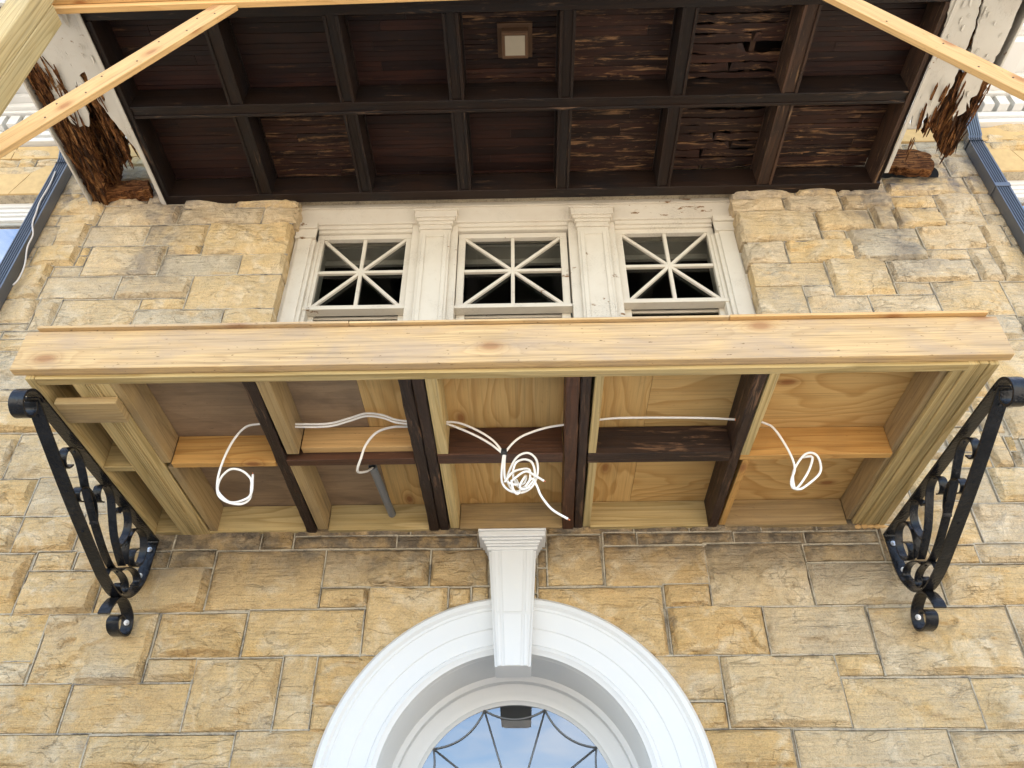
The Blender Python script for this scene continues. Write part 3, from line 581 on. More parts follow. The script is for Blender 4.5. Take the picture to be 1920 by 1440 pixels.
# triple window surround
sur = MB()
sur.box(-1.93, 1.81, .105, .30, 6.965, 7.40); sur.box(-1.93, 1.81, .088, .104, 7.155, 7.20)
sur.build('window_header', 'cream', house, .003)
m = MB()
for a, b in ((-1.752, -.942), (-.548, .392), (.792, 1.622)):
    m.box(a, b, .122, .30, 6.925, 6.963); m.box(a, b, .140, .30, 6.892, 6.924)
m.build('head_casing', 'cream', house, .003)
for a, b, s_ in ((-1.93, -1.755, 1), (1.625, 1.81, -1)):
    m = MB(); mid = (a+b)/2
    m.box(a, b, .118, .30, 5.0, 6.8, 'z'); m.box(a+.03, b-.03, .100, .117, 5.0, 6.79, 'z')
    e0, e1 = (b, b+.03) if s_ > 0 else (a-.03, a); m.box(e0, e1, .15, .30, 5.0, 6.80, 'z')
    j = m.build('side_casing', 'cream', house, .004)
    one('capital', lambda m: [m.box(a, b+.004, .075, .12, 6.895, 6.962), m.box(a, b+.001, .092, .12, 6.80, 6.893), m.box(a, b, .082, .12, 6.78, 6.799)], 'cream', j, .004)
for a, b in ((-.942, -.548), (.392, .790)):
    m = MB(); ia, ib = a+.075, b-.06
    m.box(a, b, .130, .30, 5.0, 6.963, 'z'); m.box(ia, ib, .096, .129, 5.0, 6.86, 'z')
    m.box(ia+.02, ia+.055, .086, .095, 5.0, 6.80, 'z'); m.box(ib-.055, ib-.02, .086, .095, 5.0, 6.80, 'z'); m.box(ia+.0551, ib-.0551, .086, .095, 6.765, 6.80)
    p = m.build('pilaster', 'cream', house, .004)
    def cap(m):
        for k, (z0, z1, pr) in enumerate(((6.862, 6.885, .012), (6.886, 6.915, .004), (6.916, 6.945, .018), (6.946, 6.972, .034), (6.973, 7.045, .050), (7.046, 7.062, .064))):
            m.box(ia-pr, ib+pr, .094-pr, .129, z0, z1)
    one('capital', cap, 'cream', p, .003)
def bar2(m, p0, p1, w, ya, yb):
    d = Vector((p1[0]-p0[0], 0, p1[1]-p0[1])); N = Vector((-d.z, 0, d.x)).normalized()*w
    o = Vector((p0[0], ya, p0[1]))-N/2; m.obox(o, d, N, (0, yb-ya, 0))
for (a, b, z0, z1) in ((-1.697, -.992, 6.054, 6.836), (-.484, .320, 6.046, 6.823), (.850, 1.572, 6.072, 6.846)):
    m = MB(); s_ = .058; ya, yb = .165, .215
    m.box(a-s_, b+s_, ya, yb, z1, z1+.052); m.box(a-s_, a, ya+.0005, yb, z0, z1-.0005, 'z'); m.box(b, b+s_, ya+.0005, yb, z0, z1-.0005, 'z'); m.box(a-s_-.012, b+s_+.012, .142, yb+.012, z0-.058, z0-.028); m.box(a-s_, b+s_, ya-.006, yb, z0-.0275, z0-.0005)
    w_ = m.build('window', 'cream', house, .003)
    cx_, cz_ = (a+b)/2, (z0+z1)/2
    for k, (p, q) in enumerate((((cx_, z0), (cx_, z1)), ((a, cz_), (b, cz_)), ((a, z0), (b, z1)), ((a, z1), (b, z0)))):
        mm = MB(); o = .0015*k; bar2(mm, p, q, .030 if k < 2 else .028, .172+o, .204-o*.5); mm.build('muntin', 'cream', w_, .004)
    one('pane', lambda m: m.box(a-.01, b+.01, .206, .209, z0-.02, z1+.02), 'glass', w_)
    m = MB(); m.box(a-s_, a+.012, .232, .28, 5.0, z0-.03, 'z'); m.box(b-.012, b+s_, .232, .28, 5.0, z0-.03, 'z'); m.box(a-s_, b+s_, .2605, .285, z0-.058, z0-.032)
    m.build('lower_sash', 'cream', w_, .003)
    one('lower_pane', lambda m: m.box(a-.01, b+.01, .270, .273, 5.0, z0-.055), 'glass', w_)
    one('jamb_lining', lambda m: [m.box(a-.05, b+.05, .30, .46, z1+.03, z1+.06), m.box(a-.05, b+.05, .44, .47, z1-.03, z1+.029), m.box(a-.07, a-.05, .30, .46, 5., z1+.06), m.box(b+.05, b+.07, .30, .46, 5., z1+.06)], 'room_trim', w_)
# arched doorway
casing = MB()
casing.lathe([(1.045, .02), (1.045, -.035), (1.025, -.06), (1.000, -.062), (.985, -.046), (.972, -.046), (.966, -.040), (.868, -.036), (.862, -.030), (.775, -.026), (.768, -.036), (.748, -.040), (.735, -.028), (.722, -.022), (.72, .02)], CX, ZC, 0, math.pi, 120)
for sg in (-1, 1):
    for r1, r2, yy in ((.97, 1.045, -.055), (.865, .9695, -.040), (.735, .8645, -.030), (.72, .7345, -.022)):
        a, b = sorted((CX+sg*r1, CX+sg*r2)); casing.box(a, b, yy, .02, 0, ZC-.0005, 'z')
dw = casing.build('arched_casing', 'white', house, 0, 'auto')
one('arch_reveal', lambda m: [m.lathe([(.722, .021), (.7195, .021), (.7195, .345), (.705, .350), (.69, .36), (.69, .415), (.675, .425), (.655, .43), (.640, .44), (.605, .45), (.598, .462), (.585, .47), (.585, .50), (.80, .50), (.80, .30), (.735, .30), (.735, .021)], CX, ZC, 0, math.pi, 120)]+[m.box(*sorted((CX+sg*.72, CX+sg*.74)), .021, .5, 0, ZC-.001, 'z') for sg in (-1, 1)]+[m.box(*sorted((CX+sg*.60, CX+sg*.719)), .42, .5, 0, ZC-.001, 'z') for sg in (-1, 1)], 'white', dw, 0, 'auto')
fan = MB(); pp = [(CX+.6*math.cos(math.pi*k/48), .475, ZC+.6*math.sin(math.pi*k/48)) for k in range(49)]; fan.prism(pp, (0, .006, 0)); fan.build('fanlight_pane', 'glass2', dw)
ld = MB(); N_ = [(CX+.583*math.cos(math.radians(t)), ZC+.583*math.sin(math.radians(t))) for t in (2, 36, 72, 108, 144, 178)]
for k, (x, z) in enumerate(N_):
    t = math.atan2(z-ZC, x-CX); ld.tube([(CX+.10*math.cos(t), .470, ZC+.10*math.sin(t)), (x, .470, z)], .0055, 8)
for (xa, za), (xb, zb) in zip(N_, N_[1:]):
    mx, mz = (xa+xb)/2-CX, (za+zb)/2-ZC; L = math.hypot(mx, mz); cx_, cz_ = CX+mx*(.45/L), ZC+mz*(.45/L)
    ld.tube([((1-t)**2*xa+2*t*(1-t)*cx_+t*t*xb, .470, (1-t)**2*za+2*t*(1-t)*cz_+t*t*zb) for t in [i/14 for i in range(15)]], .0055, 8)
ld.tube([(CX+.1*math.cos(math.pi*k/16), .470, ZC+.1*math.sin(math.pi*k/16)) for k in range(17)], .0055, 8)
ld.build('lead_came', 'lead', dw, 0, True)
one('door_leaf', lambda m: [m.box(CX-.6, CX+.6, .45, .52, 0, ZC-.06, 'z'), m.box(CX-.7, CX+.7, .43, .5, ZC-.058, ZC-.001)], 'white', dw, .004)
# keystone
ks = MB(); zt, zb = 3.80, 3.075
def trap(m, wt, wb, ya, yb, z0=zb, z1=zt, ox=0):
    f = lambda z: wb+(wt-wb)*(z-zb)/(zt-zb)
    m.prism([(CX-f(z0)/2+ox*f(z0), ya, z0), (CX+f(z0)/2+ox*f(z0), ya, z0), (CX+f(z1)/2+ox*f(z1), ya, z1), (CX-f(z1)/2+ox*f(z1), ya, z1)], (0, yb-ya, 0))
trap(ks, .285, .195, -.098, .06); trap(ks, .285, .195, -.118, -.0985, 3.075, 3.37)
trap(ks, .255, .165, -.114, -.0985, 3.372, 3.78); trap(ks, .135, .085, -.1185, -.1145, 3.385, 3.765); [trap(ks, .022, .016, -.1175, -.1145, 3.385, 3.765, o_) for o_ in (-4.4, 4.4)]; trap(ks, .255, .165, -.136, -.1185, 3.075, 3.365); trap(ks, .135, .085, -.1405, -.1365, 3.077, 3.363); [trap(ks, .022, .016, -.1395, -.1365, 3.077, 3.363, o_) for o_ in (-4.2, 4.2)]
for o_ in (-.36, .36): trap(ks, .03, .02, -.128, -.1145, 3.372, 3.74, 0) if False else None
ko = ks.build('keystone', 'white', dw, .004)
one('keystone_cap', lambda m: [m.box(CX-w/2, CX+w/2, -p, .02, a, b) for w, p, a, b in ((.30, .128, 3.765, 3.785), (.315, .135, 3.786, 3.80), (.335, .142, 3.801, 3.818), (.36, .152, 3.819, 3.834), (.395, .165, 3.835, 3.868), (.405, .172, 3.869, 3.882))], 'white', ko, .004)
# ================================================================== BALCONY FRAME (under repair, above the door)
aw = thing('balcony_frame', 'unfinished timber balcony frame bolted to the stone wall over the arched door', 'balcony', (CX, -.8, 3.95))
ZB, ZT = 3.95, 4.128
def B(n, m, a, bev=.003, r=None): return bx(n, m, aw, a, bev, r)
fb = B('fascia_board', 'fascia', (-2.40, 2.245, -1.628, -1.580, 3.968, 4.203), .004, .35)
tag(fb, 'long weathered pine fascia board along the front')
B('edge_strip', 'fascia', (-2.345, -.84, -1.65, -1.58, 4.206, 4.221), .002); B('edge_strip', 'fascia', (-.837, .98, -1.648, -1.58, 4.2065, 4.2205), .002); B('edge_strip', 'new_pine', (.983, 2.20, -1.65, -1.58, 4.206, 4.222), .002)
B('rim_joist', 'treated', (-2.30, 2.06, -1.578, -1.530, ZB, ZT))
B('end_board', 'treated', (-2.345, -2.303, -1.579, -.005, ZB, 4.20, 'y'))
m = MB(); m.box(-2.345, 2.19, -1.5785, -.003, 4.175, 4.2); m.build('deck_sheet', 'ply_old', aw)
for nm, x0_, x1_, dz in (('beam_board', -2.142, -2.083, 0), ('beam_board', -2.081, -2.030, .006), ('beam_board', -2.028, -1.968, .002)):
    B(nm, 'treated', (x0_, x1_, -1.529, -.004, ZB+dz, ZT, 'y'))
# grooved middle face of the left beam
one('grooved_board', lambda m: [m.box(-2.078+k*.0115, -2.078+k*.0115+.0085, -1.527, -.006, ZB-.001, ZB+.0055, 'y') for k in range(4)], 'treated', aw)
B('joist', 'treated_dull', (-1.966, -1.922, -1.529, -.83, ZB+.004, ZT, 'y')); B('joist', 'treated_dull', (-1.955, -1.912, -.785, -.042, ZB+.004, ZT, 'y'))
for x0_, x1_, dz in ((2.000, 2.052, .010), (2.054, 2.100, 0), (2.103, 2.146, .004), (2.149, 2.190, -.002)):
    B('beam_board', 'treated', (x0_, x1_, -1.529 if x0_ < 2.05 else -1.579, -.004, ZB+dz, ZT if x0_ < 2.06 else 4.17, 'y'))
B('joist', 'new_pine' if False else 'treated_dull', (1.962, 1.998, -1.529, -.042, ZB+.03, ZT, 'y'))
def slant(n, mt, xa, xb, w, y0=-1.529, y1=-.004, z0=ZB, z1=ZT):
    m = MB(); N = 22; r = RN.random(); du = RN.random()*9; dv = RN.random()*9; js = [RN.uniform(-1, 1) for _ in range(8)]
    for i in range(N+1):
        t = i/N; x = xa+(xb-xa)*t; y = y0+(y1-y0)*t; j = lambda a: RN.uniform(-a, a)
        m.v += [Vector((x+j(.0022), y, z0+.006+j(.003))), Vector((x+.006+j(.002), y, z0+j(.002))), Vector((x+w-.006+j(.002), y, z0+j(.002))), Vector((x+w+j(.0022), y, z0+.006+j(.003))), Vector((x+w, y, z1)), Vector((x, y, z1))]
    vv = (0, .01, .01+w, .02+w, .2+w, .2+2*w, .38+2*w)
    for i in range(N):
        for k in range(6):
            k2 = (k+1) % 6; a = i*6; L0, L1 = (y1-y0)*i/N+du, (y1-y0)*(i+1)/N+du
            m.face([a+k, a+k2, a+6+k2, a+6+k], [(L0, vv[k]+dv), (L0, vv[k+1]+dv), (L1, vv[k+1]+dv), (L1, vv[k]+dv)], r)
    m.face([0, 1, 2, 3, 4, 5], [(0, 0)]*6, r); b_ = N*6; m.face([b_+5, b_+4, b_+3, b_+2, b_+1, b_], [(0, 0)]*6, r)
    return m.build(n, mt, aw)
slant('old_joist', 'dark', -1.337, -1.362, .060)
slant('old_joist', 'dark', -.598, -.600, .060); slant('old_joist', 'dark', -.534, -.536, .058, z0=ZB+.004)
slant('old_joist', 'dark_red', .196, .222, .066); slant('old_joist', 'dark', .268, .292, .050, z0=ZB+.006)
slant('old_joist', 'dark', 1.087, 1.116, .052)
B('joist', 'treated_dull', (-1.272, -1.208, -1.529, -.90, ZB+.003, ZT, 'y')); B('joist', 'treated_dull', (-1.288, -1.228, -.828, -.042, ZB+.006, ZT, 'y'))
B('joist', 'treated', (-.470, -.412, -1.529, -.878, ZB+.004, ZT, 'y')); B('joist', 'treated', (-.468, -.414, -.785, -.042, ZB+.004, ZT, 'y'))
B('joist', 'treated', (.334, .376, -1.529, -.868, ZB+.004, ZT, 'y')); B('joist', 'treated', (.344, .388, -.775, -.042, ZB+.004, ZT, 'y'))
B('joist', 'treated', (1.150, 1.197, -1.529, -.832, ZB+.002, ZT, 'y')); B('joist', 'orange', (1.176, 1.214, -.776, -.042, ZB+.004, ZT, 'y'))
# cross blocking
B('blocking', 'orange', (-1.920, -1.352, -.829, -.786, ZB, ZT)); B('blocking', 'new_pine', (-1.206, -.600, -.895, -.846, ZB+.045, ZT))
B('old_blocking', 'dark_red', (-1.292, -.600, -.844, -.787, ZB, ZB+.14)); B('old_blocking', 'dark_red', (-.473, .200, -.877, -.787, ZB, ZT-.004)); B('old_blocking', 'dark', (.334, 1.098, -.867, -.777, ZB, ZT-.004))
B('blocking', 'orange', (1.152, 1.961, -.831, -.787, ZB, ZT)); B('blocking', 'treated', (-2.302, -2.143, -.80, -.755, ZB, ZT))
for a, b, mt in ((-2.302, -2.143, 'treated'), (-1.967, -1.364, 'treated'), (-1.226, -.602, 'treated'), (-.412, .220, 'treated_dull'), (.390, 1.114, 'treated'), (1.216, 1.960, 'treated_dull')):
    B('ledger_board', mt, (a, b, -.041, -.003, ZB+.002, ZT))
for a, b, mt, ax in ((-2.30, -.853, 'ply_old', 'x'), (-.851, -.585, 'ply', 'y'), (-.583, .648, 'ply', 'y'), (.650, 1.14, 'ply', 'x'), (1.142, 1.998, 'ply', 'x')):
    B('plywood_panel', mt, (a, b, -1.529, -.004, 4.131, 4.146, ax), 0)
one('spray_foam', lambda m: [m.tube([(x-.035, -.012, 3.945+RN.uniform(-.004, .004)), (x, -.02, 3.942), (x+.035, -.012, 3.945)], [.004, RN.uniform(.012, .02), .004], 7) for x in (2.03, 2.07, 2.11, 2.15, 2.18)], 'new_pine', aw, 0, True)
wb = MB(); wb.box(-2.262, -1.962, -1.435, -1.275, 3.908, 3.949); o = wb.build('wood_block', 'orange', None, .004); o.data.materials[0] = MAT['treated_dull']
tag(o, 'short brown offcut of old timber wedged on top of the left iron bracket', 'wood block')
# ================================================================== IRON BRACKETS
def make_bracket():
    t = thing('iron_bracket', 'black scrolled wrought iron bracket under the left end of the balcony frame', 'bracket', (-2.305, 0, 3.4), 'scrolled iron brackets under the balcony')
    x0, x1 = -2.338, -2.270
    one('top_bar', lambda m: m.strap([(-1.49, 3.894), (-1.2, 3.897), (-.6, 3.899), (-.05, 3.901), (-.004, 3.897), (-.003, 3.86), (-.004, 3.80)], x0, x1, .012, 4), 'iron', t, .0015, 'auto')
    one('front_scroll', lambda m: m.strap([(-1.46, 3.888), (-1.50, 3.893), (-1.555, 3.882), (-1.594, 3.840), (-1.590, 3.787), (-1.545, 3.757), (-1.497, 3.772), (-1.483, 3.815), (-1.51, 3.848)], x0, x1, .014, 8), 'iron', t, .0015, 'auto')
    one('diagonal_strap', lambda m: m.strap([(-1.515, 3.868), (-1.47, 3.856), (-1.2, 3.748), (-.936, 3.646), (-.553, 3.512), (-.394, 3.464), (-.238, 3.446), (-.126, 3.486), (-.047, 3.576), (-.012, 3.67), (-.006, 3.80)], x0, x1, .010, 7), 'iron', t, .0015, 'auto')
    y0, y1 = x0+.011, x1-.011
    for nm, P in (('scroll_bar', [(-1.055, 3.79), (-1.085, 3.752), (-1.126, 3.766), (-1.140, 3.815), (-1.10, 3.862), (-1.02, 3.862), (-.93, 3.815), (-.861, 3.768), (-.712, 3.685), (-.536, 3.600), (-.40, 3.555), (-.31, 3.560), (-.262, 3.60)]),
                  ('scroll_bar', [(-.685, 3.785), (-.715, 3.775), (-.748, 3.80), (-.749, 3.845), (-.695, 3.880), (-.613, 3.862), (-.536, 3.787), (-.45, 3.705), (-.339, 3.640), (-.27, 3.61)]),
                  ('scroll_bar', [(-.858, 3.690), (-.892, 3.676), (-.925, 3.699), (-.910, 3.742), (-.855, 3.768), (-.775, 3.755), (-.715, 3.710), (-.675, 3.655)]),
                  ('scroll_bar', [(-.535, 3.815), (-.50, 3.822), (-.485, 3.855), (-.45, 3.883), (-.398, 3.880), (-.35, 3.836), (-.337, 3.775), (-.363, 3.704), (-.385, 3.67)]),
                  ('scroll_bar', [(-.165, 3.770), (-.205, 3.735), (-.20, 3.680), (-.141, 3.665), (-.090, 3.715), (-.085, 3.79), (-.130, 3.855), (-.20, 3.868), (-.270, 3.840), (-.305, 3.770), (-.285, 3.69), (-.235, 3.635)]),
                  ('scroll_bar', [(-.415, 3.490), (-.40, 3.525), (-.350, 3.553), (-.292, 3.563), (-.215, 3.558), (-.165, 3.528), (-.170, 3.490), (-.215, 3.475), (-.255, 3.490), (-.245, 3.515)]),
                  ('scroll_bar', [(-.300, 3.577), (-.24, 3.612), (-.160, 3.640), (-.090, 3.640), (-.055, 3.612), (-.075, 3.575)])):
        one(nm, lambda m: m.strap(P, y0, y1, .008, 7), 'iron', t, .0012, 'auto')
    one('foot_scroll', lambda m: m.strap([(-.30, 3.315), (-.285, 3.365), (-.235, 3.428), (-.165, 3.452), (-.094, 3.437), (-.035, 3.400), (-.014, 3.345), (-.030, 3.300), (-.085, 3.275), (-.150, 3.280), (-.185, 3.318), (-.160, 3.358), (-.115, 3.360)], x0, x1, .012, 7), 'iron', t, .0015, 'auto')
    xm = (x0+x1)/2
    def bolt(y, z, ny, nz, r=.0095):
        m = MB(); m.tube([(xm, y, z), (xm, y+ny*.008, z+nz*.008)], r*1.7, 12); m.tube([(xm, y+ny*.006, z+nz*.006), (xm, y+ny*.018, z+nz*.018)], r, 6)
        m.build('bolt', 'steel', t, .001)
    bolt(-.034, 3.655, -.93, -.2); bolt(-.024, 3.372, -.95, -.3); bolt(-.012, 3.835, -1, 0)
    for y, z, ny, nz in ((-1.42, 3.835, -.4, -.9), (-1.0, 3.670, -.35, -.92), (-.75, 3.578, -.35, -.92), (-1.06, 3.868, .3, -.9), (-.835, 3.770, .2, -.95), (-.69, 3.882, 0, -1), (-.43, 3.886, 0, -1), (-.30, 3.56, 0, -1)):
        m = MB(); m.tube([(xm, y, z-.002), (xm, y+ny*.009, z+nz*.009)], .007, 10); m.build('rivet', 'iron', t, .001)
    return t
br = make_bracket()
def copy_tree(o, parent=None, off=None):
    c = o.copy(); S.collection.objects.link(c)
    if parent: c.parent = parent
    if off: c.location = Vector(c.location)+Vector(off)
    for ch in [q for q in S.objects if q.parent == o and q != c]: copy_tree(ch, c)
    return c
br.location.y = -.026; b2 = copy_tree(br, None, (4.503, 0, -.018)); b2['label'] = 'black scrolled wrought iron bracket under the right end of the balcony frame'
# ================================================================== PORCH ROOF
pr = thing('porch_roof', 'projecting porch roof with dark stained coffered beadboard ceiling and rotten white side beams', 'porch roof', (0, -.9, 7.13))
def PB(n, mt, a, bev=.003, r=None): return bx(n, mt, pr, a, bev, r)
ribs = [(-2.252, -2.135), (-1.385, -1.272), (-.543, -.428), (.292, .404), (1.148, 1.262), (1.995, 2.118)]
rows = [(-1.645, -.962), (-.852, -.097)]
ZR, ZC2 = 7.13, 7.362
edges = [-3.02]+[v for r in ribs for v in r]+[2.965]
for i, (a, b) in enumerate(ribs):
    mt = 'rib_worn' if i == 5 else 'rib'
    for y0_, y1_ in ((-1.646, -.961), (-.853, -.098)):
        m = MB(); m.box(a, a+.022, y0_, y1_, ZR, ZC2, 'y'); m.box(b-.022, b, y0_, y1_, ZR, ZC2, 'y'); m.box(a+.0222, b-.0222, y0_, y1_, ZR+.012, ZR+.034, 'y')
        m.box(a-.014, a-.0005, y0_, y1_, ZC2-.022, ZC2-.002, 'y'); m.box(b+.0005, b+.014, y0_, y1_, ZC2-.022, ZC2-.002, 'y')
        m.build('coffer_beam', mt, pr, .003)
m = MB(); m.box(-3.02, 2.965, -.960, -.936, ZR-.001, ZC2); m.box(-3.02, 2.965, -.878, -.854, ZR-.001, ZC2); m.box(-3.02, 2.965, -.9358, -.8782, ZR+.010, ZR+.034); m.build('cross_beam', 'rib', pr, .003)
PB('wall_beam', 'rib', (-3.10, 3.04, -.096, -.004, ZR-.002, ZC2), .004)
PB('front_beam', 'rib', (-3.10, 3.04, -1.76, -1.648, ZR, ZC2+.02), .004)
PB('side_beam', 'rib', (-3.062, -3.021, -1.647, -.098, ZR-.008, ZC2, 'y')); PB('side_beam', 'rib_worn', (2.966, 3.004, -1.647, -.098, ZR-.008, ZC2, 'y'))
def wavy_board(m, x0, x1, y0, y1, z, amp, rag=0., n=None, r=None, jagL=0., jagR=0., th=.012, sag=0.):
    r = RN.random() if r is None else r; n = n or max(2, int((x1-x0)/.035)); b = len(m.v); du, dv = RN.random()*9, RN.random()*9
    ph = RN.random()*6; e0 = e1 = 0
    for i in range(n+1):
        t = i/n; x = x0+(x1-x0)*t; e0 = e0*.6+RN.uniform(-rag, rag); e1 = e1*.6+RN.uniform(-rag, rag)
        zz_ = z+math.sin(ph+t*5)*amp-sag*math.sin(math.pi*t); ja = RN.uniform(0, jagL) if i == 0 else (-RN.uniform(0, jagR) if i == n else 0)
        ya, yb = y0+max(0, e0), y1-max(0, e1)
        if yb-ya < .006: mid = (ya+yb)/2; ya, yb = mid-.003, mid+.003
        m.v += [Vector((x+ja, ya, zz_)), Vector((x-ja*.5, yb, zz_+RN.uniform(-1, 1)*amp*.2)), Vector((x, ya, zz_+th)), Vector((x, yb, zz_+th))]
    def U(k): p = m.v[k]; return (p.x+du, p.y+p.z*.7+dv)
    for i in range(n):
        k = b+i*4
        for q in ((k, k+4, k+5, k+1), (k+2, k+3, k+7, k+6), (k, k+2, k+6, k+4), (k+1, k+5, k+7, k+3)): m.face(list(q), [U(j) for j in q], r)
    m.face([b, b+1, b+3, b+2], [U(b)]*4, r); k = b+n*4; m.face([k, k+2, k+3, k+1], [U(k)]*4, r)
for ri, (y0_, y1_) in enumerate(rows):
    for bi in range(7):
        xa, xb = edges[bi*2]+.001, edges[bi*2+1]-.001
        rotten = bi == 5; worn = (bi == 5) or (bi == 4) or (bi == 1 and ri == 1) or (bi == 3 and ri == 0) or (bi == 6 and ri == 1)
        m = MB(); y = y0_; k = 0
        while y < y1_-.012:
            w = .0405 if not rotten else .079
            ye = min(y+w, y1_); r = RN.random()
            if rotten:
                f = RN.random()
                if ri == 0 and .52 < (y-y0_)/(y1_-y0_) < .64:
                    wavy_board(m, xa, xa+.42, y, ye, ZC2-.006, .006, .012, jagR=.1, sag=.01)
                elif ri == 1 and (y-y0_) < .04: pass
                elif f < .3:
                    c = RN.uniform(xa+.25, xb-.2); wavy_board(m, xa, c-.01, y+.002, ye-.004, ZC2-.004, .005, .010, r=r, jagR=.05); wavy_board(m, c+.02, xb, y, ye-.006, ZC2, .004, .012, r=RN.random(), jagL=.04)
                else: wavy_board(m, xa, xb, y+.001, ye-.003, ZC2-RN.uniform(0, .012), .006, .010, r=r, sag=RN.uniform(-.005, .012))
            else:
                gp = .0012 if k % 2 == 0 else .0032; dz = RN.uniform(-.0015, .0015)
                if k % 2 == 0: rb = r; cut = RN.uniform(xa+.15, xb-.15) if RN.random() < .3 else None; dzz = RN.uniform(0, .004) if RN.random() < .25 else 0
                rg_ = .004 if (worn and bi != 4) else 0
                if cut:
                    wavy_board(m, xa, cut-.0015, y, ye-gp, ZC2+dz, .0003, rg_, r=rb); wavy_board(m, cut+.0015, xb, y, ye-gp, ZC2+dz-dzz, .0003, rg_, r=(rb+.37) % 1)
                else: wavy_board(m, xa, xb, y, ye-gp, ZC2+dz-dzz, .0003, rg_, r=rb)
            y = ye; k += 1
        cb = m.build('ceiling_boards', 'soffit_worn' if worn else 'soffit', pr)
        if rotten: tag(cb, 'rotten split ceiling boards with dark gaps')
PB('roof_deck', 'rib', (-3.06, 3.0, -1.76, -.004, 7.52, 7.54, 'x'), 0)
one('roof_joists', lambda m: [m.box(x, x+.04, -1.64, -.1, 7.39, 7.515, 'y') for x in (-2.7, -1.9, -1.0, -.1, .8, 1.45, 1.75, 2.5)], 'rib_worn', pr)
# boxed side beams with peeling white soffit boards
def slab(name, P, z, th, mt, amp=.008, ax=1, step=.03, skip=()):
    Q = jag(P, amp, step, skip); m = MB(); m.prism([(x, y, z) for x, y in Q], (0, 0, th), ax=ax); return m.build(name, mt, pr)
slab('soffit_board', WL_A, 7.112, .016, 'old_white', .006); slab('soffit_board', WL_B, 7.113, .016, 'old_white', .006)
slab('soffit_board', WR_A, 7.112, .016, 'old_white', .006); slab('soffit_board', WR_B, 7.113, .016, 'old_white', .006)
PB('edge_trim', 'old_white', (-3.098, -3.064, -1.9, .0, 7.098, 7.111, 'y')); PB('edge_trim', 'old_white', (3.020, 3.052, -1.76, -.22, 7.098, 7.111, 'y'))
PB('box_side', 'rib', (-3.085, -3.064, -1.76, -.004, 7.115, 7.62, 'y')); PB('box_side', 'rib', (3.006, 3.022, -1.76, -.12, 7.115, 7.62, 'y'))
PB('outer_fascia', 'old_white', (-3.725, -3.708, -1.9, -.02, 7.10, 7.66, 'y')); PB('outer_fascia', 'old_white', (3.56, 3.577, -1.9, -1.02, 7.12, 7.66, 'y'))
slab('rotten_beam', RL_A, 7.135, .12, 'rot', .012, step=.02); slab('rotten_beam', RL_B, 7.26, .10, 'rot', .015, step=.02)
slab('rotten_beam', RR_A, 7.150, .07, 'rot', .010, step=.02)
slab('rotten_board', [(-3.30, -1.75), (-3.28, -.9), (-3.245, -.6), (-3.215, -.45), (-3.20, -.62), (-3.22, -1.75)], 7.135, .05, 'rot', .01)
slab('rotten_board', [(3.22, -1.75), (3.20, -.85), (3.23, -.55), (3.27, -.62), (3.30, -1.75)], 7.16, .05, 'rot', .012)
slab('rotten_board', [(3.215, -.92), (3.41, -.95), (3.41, -.86), (3.22, -.83)], 7.155, .05, 'rot', .006)
def pip(x, y, P):
    c = False
    for (xa, ya), (xb, yb) in zip(P, P[1:]+P[:1]):
        if (ya > y) != (yb > y) and x < (xb-xa)*(y-ya)/(yb-ya)+xa: c = not c
    return c
def shards(name, P, n, z0, z1, mt, L=(.08, .32), w=(.006, .022)):
    P = [tuple(p) for p in P]; m = MB(); xs = [p[0] for p in P]; ys = [p[1] for p in P]; k = 0; tries = 0
    while k < n and tries < 4000:
        tries += 1; x, y = RN.uniform(min(xs), max(xs)), RN.uniform(min(ys), max(ys))
        if not pip(x, y, P): continue
        l = RN.uniform(*L); ww = RN.uniform(*w); a = RN.gauss(0, .10); t = RN.gauss(0, .10); z = RN.uniform(z0, z1)
        D = Vector((math.sin(a), math.cos(a), t)).normalized(); Sx = Vector((math.cos(a), -math.sin(a), RN.gauss(0, .4))).normalized()
        C0 = Vector((x, y, z)); N = D.cross(Sx)*RN.uniform(.003, .008); pts = []
        if not pip(x+D.x*l/2, y+D.y*l/2, P) and RN.random() < .7: continue
        for s_, e in ((-1, -.5), (-1, .1), (-.2, .5), (1, RN.uniform(.45, .5)), (1, -.45)): pass
        ring = [C0-D*l/2-Sx*ww*.2, C0-D*l/2*RN.uniform(.4, .8)-Sx*ww*.5, C0+D*l/2*RN.uniform(.4, .8)-Sx*ww*.4, C0+D*l/2+Sx*ww*RN.uniform(-.3, .3), C0+D*l/2*RN.uniform(.2, .6)+Sx*ww*.5, C0-D*l/2*RN.uniform(.5, .9)+Sx*ww*.4]
        m.prism(ring, N, ax=1); k += 1
    return m.build(name, mt, pr)
RR_L = [p for p in RL_A]; 
for nm_, P_, z0_, z1_ in (('splintered_wood', RL_A, 7.105, 7.15), ('splintered_wood', RL_B, 7.18, 7.30), ('splintered_wood', RR_A, 7.11, 7.17)):
    shards(nm_, P_, 46, z0_, z1_, 'rot'); shards(nm_, P_, 40, z0_, z1_, 'rot2')
shards('flaking_paint', WL_A, 16, 7.100, 7.110, 'old_white', (.03, .10), (.01, .03)); shards('flaking_paint', WR_A, 16, 7.100, 7.110, 'old_white', (.03, .10), (.01, .03)); shards('flaking_paint', WR_B, 14, 7.100, 7.110, 'old_white', (.03, .10), (.01, .03))
shards('splintered_wood', [(-3.62, -1.4), (-3.44, -1.35), (-3.40, -.75), (-3.56, -.7)], 30, 7.098, 7.112, 'rot'); shards('splintered_wood', [(3.12, -.95), (3.24, -.95), (3.24, -.42), (3.10, -.42)], 14, 7.098, 7.112, 'rot')
